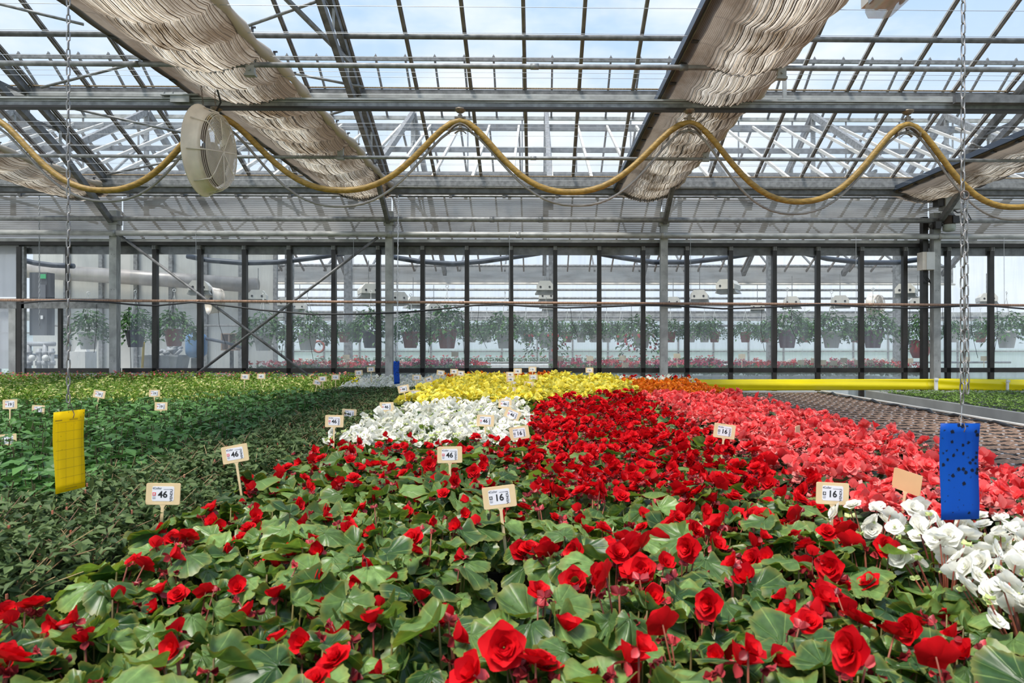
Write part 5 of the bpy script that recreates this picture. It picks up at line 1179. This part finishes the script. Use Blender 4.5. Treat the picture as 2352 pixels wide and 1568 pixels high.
# crumpled black film along the rail
m = MB(); pts = [(4.20 + 0.012 * math.sin(i * 2.3), 2.0 + 0.12 * i, BZ + 0.06 + 0.012 * math.sin(i * 1.3) - 0.010 * math.sin(i * 3.7)) for i in range(69)]
m.tube(pts, [0.016 + 0.006 * math.sin(i * 1.9) for i in range(69)], 6); tag(m.build('plastic_film', TRM, None, True), 'crumpled black plastic film along the white bench rail', 'film')
m = MB(); m.box((7.7, 5.4, BZ + 0.02), (5.2, 9.6, 0.05)); tag(m.build('growing_mat', FLEECE), 'black growing mat under the seedlings on the right bench', 'mat')
# seedlings are joined patches far too fine to count
g = random.Random(77); m = MB()
for i in range(11000):
    y = 4.6 + 5.6 * g.random(); x = 5.12 + 4.4 * g.random()
    if x > 0.725 * y + 1.4: continue
    az = g.uniform(0, 6.28); p_ = (x, y, BZ + 0.055 + g.uniform(0, 0.04)); s_ = g.uniform(.7, 1.2)
    for q in (0, 2.1, 4.2): small_leaf(m, g, p_, 0.032 * s_, 0.02 * s_, 0, az + q, g.uniform(-.6, .3))
tag(m.build('seedlings', SEED), 'carpet of small green seedlings on the right bench', 'seedlings', None, 'stuff')

# ------------------------------------------------------------------ yellow sticky tape at the bench ends
YT = solid('yellow_film', (0.88, 0.72, 0.005), 0.22, 0, 0.06, 3)
def tape(label, px0, px1, top0, top1, bot0, bot1, Y, bulge=0.018):
    m = MB(); n = 40; k_ = 8; vs = []
    for i in range(n + 1):
        t = i / n; px = px0 + (px1 - px0) * t; tp = top0 + (top1 - top0) * t; bt_ = bot0 + (bot1 - bot0) * t
        for j in range(k_ + 1):
            u = j / k_; q = at(px, bt_ + (tp - bt_) * u, Y); w = math.sin(math.pi * min(1, max(0, t)))
            q.y -= bulge * math.sin(math.pi * u) * (0.3 + 0.7 * min(1, 4 * min(t, 1 - t))) + 0.006 * math.sin(9 * u + t * 5); vs.append(q)
    m.add(vs, [(i * (k_ + 1) + j, (i + 1) * (k_ + 1) + j, (i + 1) * (k_ + 1) + j + 1, i * (k_ + 1) + j + 1) for i in range(n) for j in range(k_)])
    o = tag(m.build('sticky_tape', YT, None, True), label, 'tape'); md = o.modifiers.new('thick', 'SOLIDIFY'); md.thickness = 0.002
    return o
tape('long yellow sticky tape stretched along the bench ends at the right', 1180, 2148, 872, 870, 899, 895, 10.5)
tape('yellow sticky tape running out of the right edge of the view', 2152, 2480, 869, 873, 896, 898, 10.48)
tape('yellow sticky tape showing behind the green plants left of the white begonias', 560, 830, 871, 865, 892, 890, 10.5)
for px, py0, py1, lab in ((2150, 868, 899, 'pale stake clipping the yellow tape in front of the right column'), (2314, 872, 898, 'pale stake at the right end of the yellow tape'), (566, 870, 892, 'pale stake hidden at the left end of the yellow tape'), (826, 866, 890, 'pale stake holding the left yellow tape behind the white begonias')):
    a_, b_ = at(px, py0, 10.42), at(px, py1, 10.42); m = MB(); m.box(((a_.x + b_.x) / 2, 10.42, a_.z / 2), (0.045 if px < 2200 else 0.03, 0.03, a_.z)); m.box((a_.x, 10.405, a_.z - 0.02), (0.055, 0.02, 0.03)); tag(m.build('stake', WHITE), lab, 'stake')

# ------------------------------------------------------------------ numbered signs on sticks
SGN = solid('cream_sign', (0.80, 0.60, 0.34), 0.45, 0, 0.08, 20); STK = solid('white_sticker', (0.80, 0.79, 0.82), 0.5); INK = solid('black_ink', (0.012, 0.012, 0.014), 0.6); REDI = solid('red_ink', (0.70, 0.04, 0.05), 0.6); GREYI = solid('grey_ink', (0.22, 0.22, 0.25), 0.6)
SIGNB = solid('tan_sign_back', (0.72, 0.44, 0.22), 0.5, 0, 0.06, 12)
def text_mesh(s_, size, mat, bold=0.0):
    cu = bpy.data.curves.new('lettering', 'FONT'); cu.body = s_; cu.size = size; cu.align_x = 'CENTER'; cu.align_y = 'CENTER'; cu.extrude = 0.00025; cu.offset = bold; cu.resolution_u = 3
    to = bpy.data.objects.new('lettering', cu); me = bpy.data.meshes.new_from_object(to); me.name = 'lettering'; me.materials.clear(); me.materials.append(mat)
    bpy.data.objects.remove(to); bpy.data.curves.remove(cu); return me
NUM = {s_: text_mesh(s_, 0.0275, INK, 0.0007) for s_ in ('46', '16', '19', '65')}
VEN = text_mesh('VENDU', 0.0110, INK, 0.0001); LOGO = text_mesh('Coller', 0.0088, GREYI, 0.0002); TINY = MB().box((0, 0, 0), (0.026, 0.0012, 0.0004)).mesh('fine_print', GREYI); TIN2 = MB().box((0, 0.002, 0), (0.009, 0.0011, 0.0004)).box((0, -0.0015, 0), (0.010, 0.0009, 0.0004)).box((0, -0.004, 0), (0.008, 0.0009, 0.0004)).mesh('fine_print', GREYI)
def rounded(w, h, r, n=4):
    pts = []
    for cx_, cz, a0_ in ((w / 2 - r, h / 2 - r, 0), (-w / 2 + r, h / 2 - r, 90), (-w / 2 + r, -h / 2 + r, 180), (w / 2 - r, -h / 2 + r, 270)):
        for i in range(n + 1): a_ = math.radians(a0_ + 90 * i / n); pts.append((cx_ + r * math.cos(a_), cz + r * math.sin(a_)))
    return pts
SW, SH = 0.10, 0.066
m = MB(); m.prism(rounded(SW, SH, 0.005), -0.001, 0.0012); m.prism([(x * .985, z * .985) for x, z in rounded(SW, SH, 0.005)], -0.0016, -0.001); PLATE = m.mesh('plate', SGN); 
m = MB(); m.prism(rounded(SW, SH, 0.005), -0.001, 0.0012); PLATEB = m.mesh('plate', SIGNB)
m = MB(); m.prism([(-0.010, -SH / 2 + 0.002), (0.010, -SH / 2 + 0.002), (0.0045, -SH / 2 - 0.008), (0.004, -0.20), (0, -0.22), (-0.004, -0.20), (-0.0045, -SH / 2 - 0.008)], -0.0012, 0.0012); STICK = m.mesh('stick', SGN); 
m = MB(); m.prism(rounded(0.064, 0.045, 0.005), -0.0020, -0.0016); STICKER = m.mesh('sticker', STK)
def emblem(mat):
    m = MB(); s_ = 0.0048
    m.prism([(-s_, -s_), (s_, -s_), (s_, s_), (-s_, s_)], -0.0024, -0.0020, 0)
    m.box((0, -0.00255, 0), (0.0062, 0.0004, 0.0022), 1); m.box((0, -0.00255, 0), (0.0022, 0.0004, 0.0062), 1)
    return m.mesh('emblem', [mat, STK])
EMR, EMK = emblem(REDI), emblem(INK)
m = MB(); m.prism([(-.0012, 0.002), (.0012, 0.0025), (.003, 0), (.0, -.003), (-.003, 0.0005)], -0.0024, -0.0020); LEAFLOGO = m.mesh('logo_mark', GREYI)
SIGNS = [  # px, py, width, text, roll, yaw, where
    (375, 1134, 74, '46', 2, 0.10, 'in front of the dark fuchsias nearest the camera'), (540, 1042, 60, '46', -10, 0.0, 'at the edge of the red begonias above the fuchsias'), (1033, 1044, 57, '46', -1, 0, 'standing upright in the sparse red begonias'),
    (1147, 1141, 76, '16', -7, 0, 'half hidden by red blooms at the centre'), (1193, 994, 45, '16', -9, 0, 'at the corner of the white and dense red begonias'), (1912, 1133, 76, '16', 3, 0, 'among coral and red blooms at the right'), (1664, 990, 50, '16', 8, 0, 'at the border of red and coral begonias'),
    (768, 967, 42, '46', 1, 0, 'lower of the pair left of the white begonias'), (802, 950, 33, '46', 6, 0.5, 'upper turned one of the pair left of the white begonias'), (888, 934, 32, '46', -1, 0, 'at the back left corner of the white begonias'),
    (1115, 966, 40, '46', 2, 0, 'in the middle of the white begonias'), (1177, 952, 36, '46', 22, 0, 'leaning right at the edge of the white begonias'), (1160, 927, 30, '46', 3, 0, 'behind the leaning sign by the white begonias'), (927, 893, 26, '46', -12, 0, 'tilted left at the corner of the yellow begonias'),
    (953, 904, 25, '16', 2, 0, 'in front of the yellow begonias'), (1173, 896, 23, '46', 2, 0, 'front one of the column in the yellow begonias'), (1192, 899, 23, '46', 11, 0, 'beside the front one of the column in the yellow begonias'), (1215, 883, 22, '16', 2, 0, 'standing clear right of the column in the yellow begonias'),
    (1184, 882, 21, '46', -5, 0, 'third in the column among yellow blooms'), (1173, 871, 20, '46', 2, 0, 'fourth in the column among yellow blooms'), (1172, 860, 19, '46', 1, 0, 'fifth in the column among yellow blooms'), (1189, 852, 19, '46', 0, 0, 'last in the column before the wall'), (1223, 848, 18, '16', 0, 0, 'tall in front of the bottom rail at the centre'),
    (1225, 866, 20, '16', -3, 0, 'pale among the yellow blooms right of the column'), (1228, 902, 24, '16', 3, 0, 'half sunk at the back edge of the dense red block'), (957, 867, 20, '16', 0, 0, 'in the far white begonias'), (985, 871, 19, '46', -20, 0.3, 'leaning left beside the yellow blooms'), (995, 884, 22, '46', 3, 0, 'at the left of the yellow begonias'),
    (1012, 856, 18, '16', 7, 0, 'in front of the wall left of the orange blooms'), (1043, 853, 18, '46', 1, 0, 'left of a pair among the orange blooms'), (1058, 857, 18, '46', 3, 0, 'right of a pair among the orange blooms'), (1354, 850, 18, '16', 0, 0, 'behind the right end of the yellow begonias'), (852, 848, 18, '16', -3, 0, 'highest above the far white begonias'),
    (824, 856, 18, '16', -6, 0, 'second above the far white begonias'), (771, 866, 19, '16', 0, 0, 'in front of the yellow tape at the left'), (741, 870, 19, '65', -3, 0, 'beside the yellow tape at the left'), (729, 878, 19, '16', 12, 0.3, 'lowest beside the yellow tape at the left'),
    (600, 864, 19, '65', 0, 0, 'among the lime plants before the braced bay'), (563, 865, 20, '65', 4, 0, 'half buried among the lime plants'), (228, 905, 27, '19', 9, 0, 'among the variegated plants beside the left chain'), (355, 903, 25, '19', 0, 0, 'half buried at the edge of the variegated plants'), (370, 933, 29, '19', 0, 0, 'in the leafy green plants right of the yellow card'),
    (23, 928, 33, '19', -2, 0, 'near the left edge in the leafy plants'), (88, 940, 29, '19', 2, 0, 'half buried left of the yellow card'), (18, 1010, 40, '46', -4, 0, 'cut by the left edge among large leaves')]
for px, py, w, txt, roll, yw, lab in SIGNS:
    Y = SW * F / w
    s_ = thing('plant_sign', 'cream sign %s, %s' % (txt, lab), 'sign', at(px, py, Y), 0, 'numbered price signs'); s_.rotation_euler = Euler((-0.05, math.radians(roll), yw), 'XYZ')
    obj('plate', PLATE, s_); obj('stick', STICK, s_); st_ = obj('sticker', STICKER, s_, (0, 0, 0.001))
    R9 = (math.pi / 2, 0, 0)
    obj('number', NUM[txt], st_, (-0.0005, -0.0022, -0.003), R9)
    obj('emblem', EMK if txt == '16' else EMR, st_, (-0.0255, 0, -0.001))
    if w > 24:
        obj('lettering', VEN, st_, (0.0245, -0.0022, -0.004), (math.pi / 2, -math.pi / 2, 0)); obj('lettering', LOGO, st_, (-0.016, -0.0022, 0.0165), R9); obj('logo_mark', LEAFLOGO, st_, (-0.0285, 0, 0.0165))
    if w > 35: obj('fine_print', TINY, st_, (0.014, -0.0022, 0.0135), R9); obj('fine_print', TIN2, st_, (-0.0255, -0.0022, -0.011), R9)
s_ = thing('plant_sign', 'blank tan back of a sign among the coral begonias beside the blue card', 'sign', at(2083, 1106, 2.14), 0); s_.rotation_euler = (-0.05, math.radians(7), -1.15); obj('plate', PLATEB, s_); obj('stick', STICK, s_)
for px, py, lab in ((1832, 992, 'thin cream sign seen edge-on in the coral begonias left'), (2037, 1008, 'thin cream sign seen edge-on near the bare trays')):
    s_ = thing('plant_sign', lab, 'sign', at(px, py, 3.6)); s_.rotation_euler = (0, 0.03, 1.48 - 0.5); obj('plate', PLATE, s_); obj('stick', STICK, s_)

# ------------------------------------------------------------------ sticky cards on chains
def card_material(name, base, marks, grid_lines):
    m, nt, b, o = new_mat(name); k = nt.links.new
    tc = nd(nt, 'ShaderNodeTexCoord'); vo = nd(nt, 'ShaderNodeTexVoronoi'); vo.inputs['Scale'].default_value = marks[0]; k(tc.outputs['Object'], vo.inputs['Vector'])
    nz = nd(nt, 'ShaderNodeTexNoise'); nz.inputs['Scale'].default_value = marks[2]; k(tc.outputs['Object'], nz.inputs['Vector'])
    ad = nd(nt, 'ShaderNodeMath', operation='MULTIPLY_ADD'); ad.inputs[1].default_value = 0.55; k(nz.outputs[0], ad.inputs[0]); k(vo.outputs['Distance'], ad.inputs[2])
    mr = nd(nt, 'ShaderNodeMapRange'); mr.inputs[1].default_value = marks[1]; mr.inputs[2].default_value = marks[1] + 0.06; mr.inputs[3].default_value = 1; mr.inputs[4].default_value = 0; k(ad.outputs[0], mr.inputs[0])
    # only some cells carry a caught insect
    gt = nd(nt, 'ShaderNodeMath', operation='GREATER_THAN'); gt.inputs[1].default_value = marks[3]; sx = nd(nt, 'ShaderNodeSeparateColor'); k(vo.outputs['Color'], sx.inputs[0]); k(sx.outputs[0], gt.inputs[0])
    rs = nd(nt, 'ShaderNodeMath', operation='MULTIPLY_ADD'); rs.inputs[1].default_value = 0.42; k(sx.outputs[1], rs.inputs[0]); k(ad.outputs[0], rs.inputs[2]); k(rs.outputs[0], mr.inputs[0])
    mu = nd(nt, 'ShaderNodeMath', operation='MULTIPLY'); k(mr.outputs[0], mu.inputs[0]); k(gt.outputs[0], mu.inputs[1])
    mx = nd(nt, 'ShaderNodeMixRGB'); mx.inputs[1].default_value = (*base, 1); mx.inputs[2].default_value = (base[0] * .08 + .01, base[1] * .08 + .008, base[2] * .08 + .008, 1); k(mu.outputs[0], mx.inputs[0]); k(mx.outputs[0], b.inputs['Base Color'])
    b.inputs['Roughness'].default_value = 0.5
    t = nd(nt, 'ShaderNodeBsdfTranslucent'); ms = nd(nt, 'ShaderNodeMixShader'); ms.inputs[0].default_value = 0.62; k(mx.outputs[0], t.inputs[0]); k(b.outputs[0], ms.inputs[1]); k(t.outputs[0], ms.inputs[2]); k(ms.outputs[0], o.inputs[0])
    return m
YC = card_material('yellow_card', (0.96, 0.76, 0.006), (95, 0.42, 400, 0.5), True); BC = card_material('blue_card', (0.003, 0.16, 0.68), (72, 0.66, 420, 0.30), False); LINE = solid('card_print', (0.16, 0.11, 0.01), 0.6)
def sticky_card(label, top, w, h, rz_, ry, mat, grid_, lean=0.0):
    s_ = thing('sticky_card', label, 'card', top); s_.rotation_euler = (lean, ry, rz_)
    m = MB(); n = 10; vs = []
    for i in range(n + 1):
        for j in range(5):
            u = j / 4 - .5; z = -h * i / n; vs.append((u * w, 0.004 * math.sin(i * .5) + 0.006 * u * (i / n), z))
    m.add(vs, [(i * 5 + j, i * 5 + j + 1, (i + 1) * 5 + j + 1, (i + 1) * 5 + j) for i in range(n) for j in range(4)])
    o = m.build('sheet', mat, s_, True); md = o.modifiers.new('thick', 'SOLIDIFY'); md.thickness = 0.0008; md.offset = 0
    if grid_:
        g_ = MB()
        for k_ in range(8): z = -h * (0.135 + 0.80 * k_ / 7.0); g_.add([(-w / 2 + .002, -0.0052, z), (w / 2 - .002, -0.0052, z), (w / 2 - .002, -0.0052, z + .0006), (-w / 2 + .002, -0.0052, z + .0006)], [(0, 1, 2, 3)])
        for k_ in range(4): x = -w / 2 + w * (k_ + .35) / 4; g_.add([(x, -0.0052, -h * .135), (x + .0005, -0.0052, -h * .135), (x + .0005, -0.0052, -h * .935), (x, -0.0052, -h * .935)], [(0, 1, 2, 3)])
        for x0, x1, z in ((-w / 2, -w * .28, .105), (-0.005, w * .22, .105), (-w / 2, -w * .28, .112), (-0.005, w * .22, .116), (-.02, .02, .965), (-w / 2, -w * .3, .985)): g_.add([(x0, -0.0053, -h * z), (x1, -0.0053, -h * z), (x1, -0.0053, -h * z + .0012), (x0, -0.0053, -h * z + .0012)], [(0, 1, 2, 3)])
        g_.build('printed_lines', LINE, s_)['kind'] = 'stuff'
    hk = MB(); hk.tube([(0.004, -0.008, -0.022), (0.010, -0.006, -0.012), (0.009, 0.0, 0.004), (0.006, 0, 0.016), (0.0, 0, 0.022), (-0.006, 0, 0.014), (-0.003, 0, 0.006)], 0.0013, 6); hk.build('hook', CHR, s_, True)
    return s_
yt = at(160, 943, 2.06)
sticky_card('yellow sticky insect card hanging on the left chain', yt, 0.102, 0.238, 1.32, -0.0, YC, True, 0.0)
chain('steel chain holding the yellow sticky card at the left', Vector((at(157, -40, 2.06).x, 2.06, 4.25)), yt + Vector((-0.004, 0, 0.024)), 0.030, 0.0125, 0.0022, CHN)
bt2 = at(2206, 972, 1.78)
sticky_card('blue sticky insect card hanging on the right chain', bt2, 0.113, 0.252, 0.10, 0.015, BC, False)
ch0 = bt2 + Vector((0.004, 0, 0.05)); m = MB(); m.tube([bt2 + Vector((0.001, 0, -0.006)), ch0], 0.0012, 5); tag(m.build('card_wire', WIRE, None), 'short wire joining the blue card to its chain', 'wire')
chain('left strand of the double chain above the blue card', Vector((at(2218, 0, 1.78).x, 1.78, 4.25)), ch0 + Vector((0, 0, 0.0)), 0.032, 0.0150, 0.0022, CHN)
chain('right strand of the double chain above the blue card', at(2218, 455, 1.775), at(2222, 905, 1.775), 0.032, 0.0150, 0.0022, CHN)
m = MB(); m.torus(0.011, 0.0022, 14, 6, 0, Matrix.Translation(at(2216, 448, 1.77)) @ Matrix.Rotation(math.pi / 2, 4, 'X')); tag(m.build('chain_hook', CHR, None, True), 'rusty ring where the double chain is hooked together', 'hook')
p = MB(); p.tube([(-9, 1.92, 4.27), (10, 1.92, 4.27)], 0.025, 10); tag(p.build('support_pipe', GALV, None, True), 'overhead pipe from which the card chains hang', 'pipe')
sc_ = at(911, 829, 7.5)
sticky_card('small blue sticky card seen edge-on above the far white begonias', sc_, 0.11, 0.25, 1.15, 0.0, BC, False)
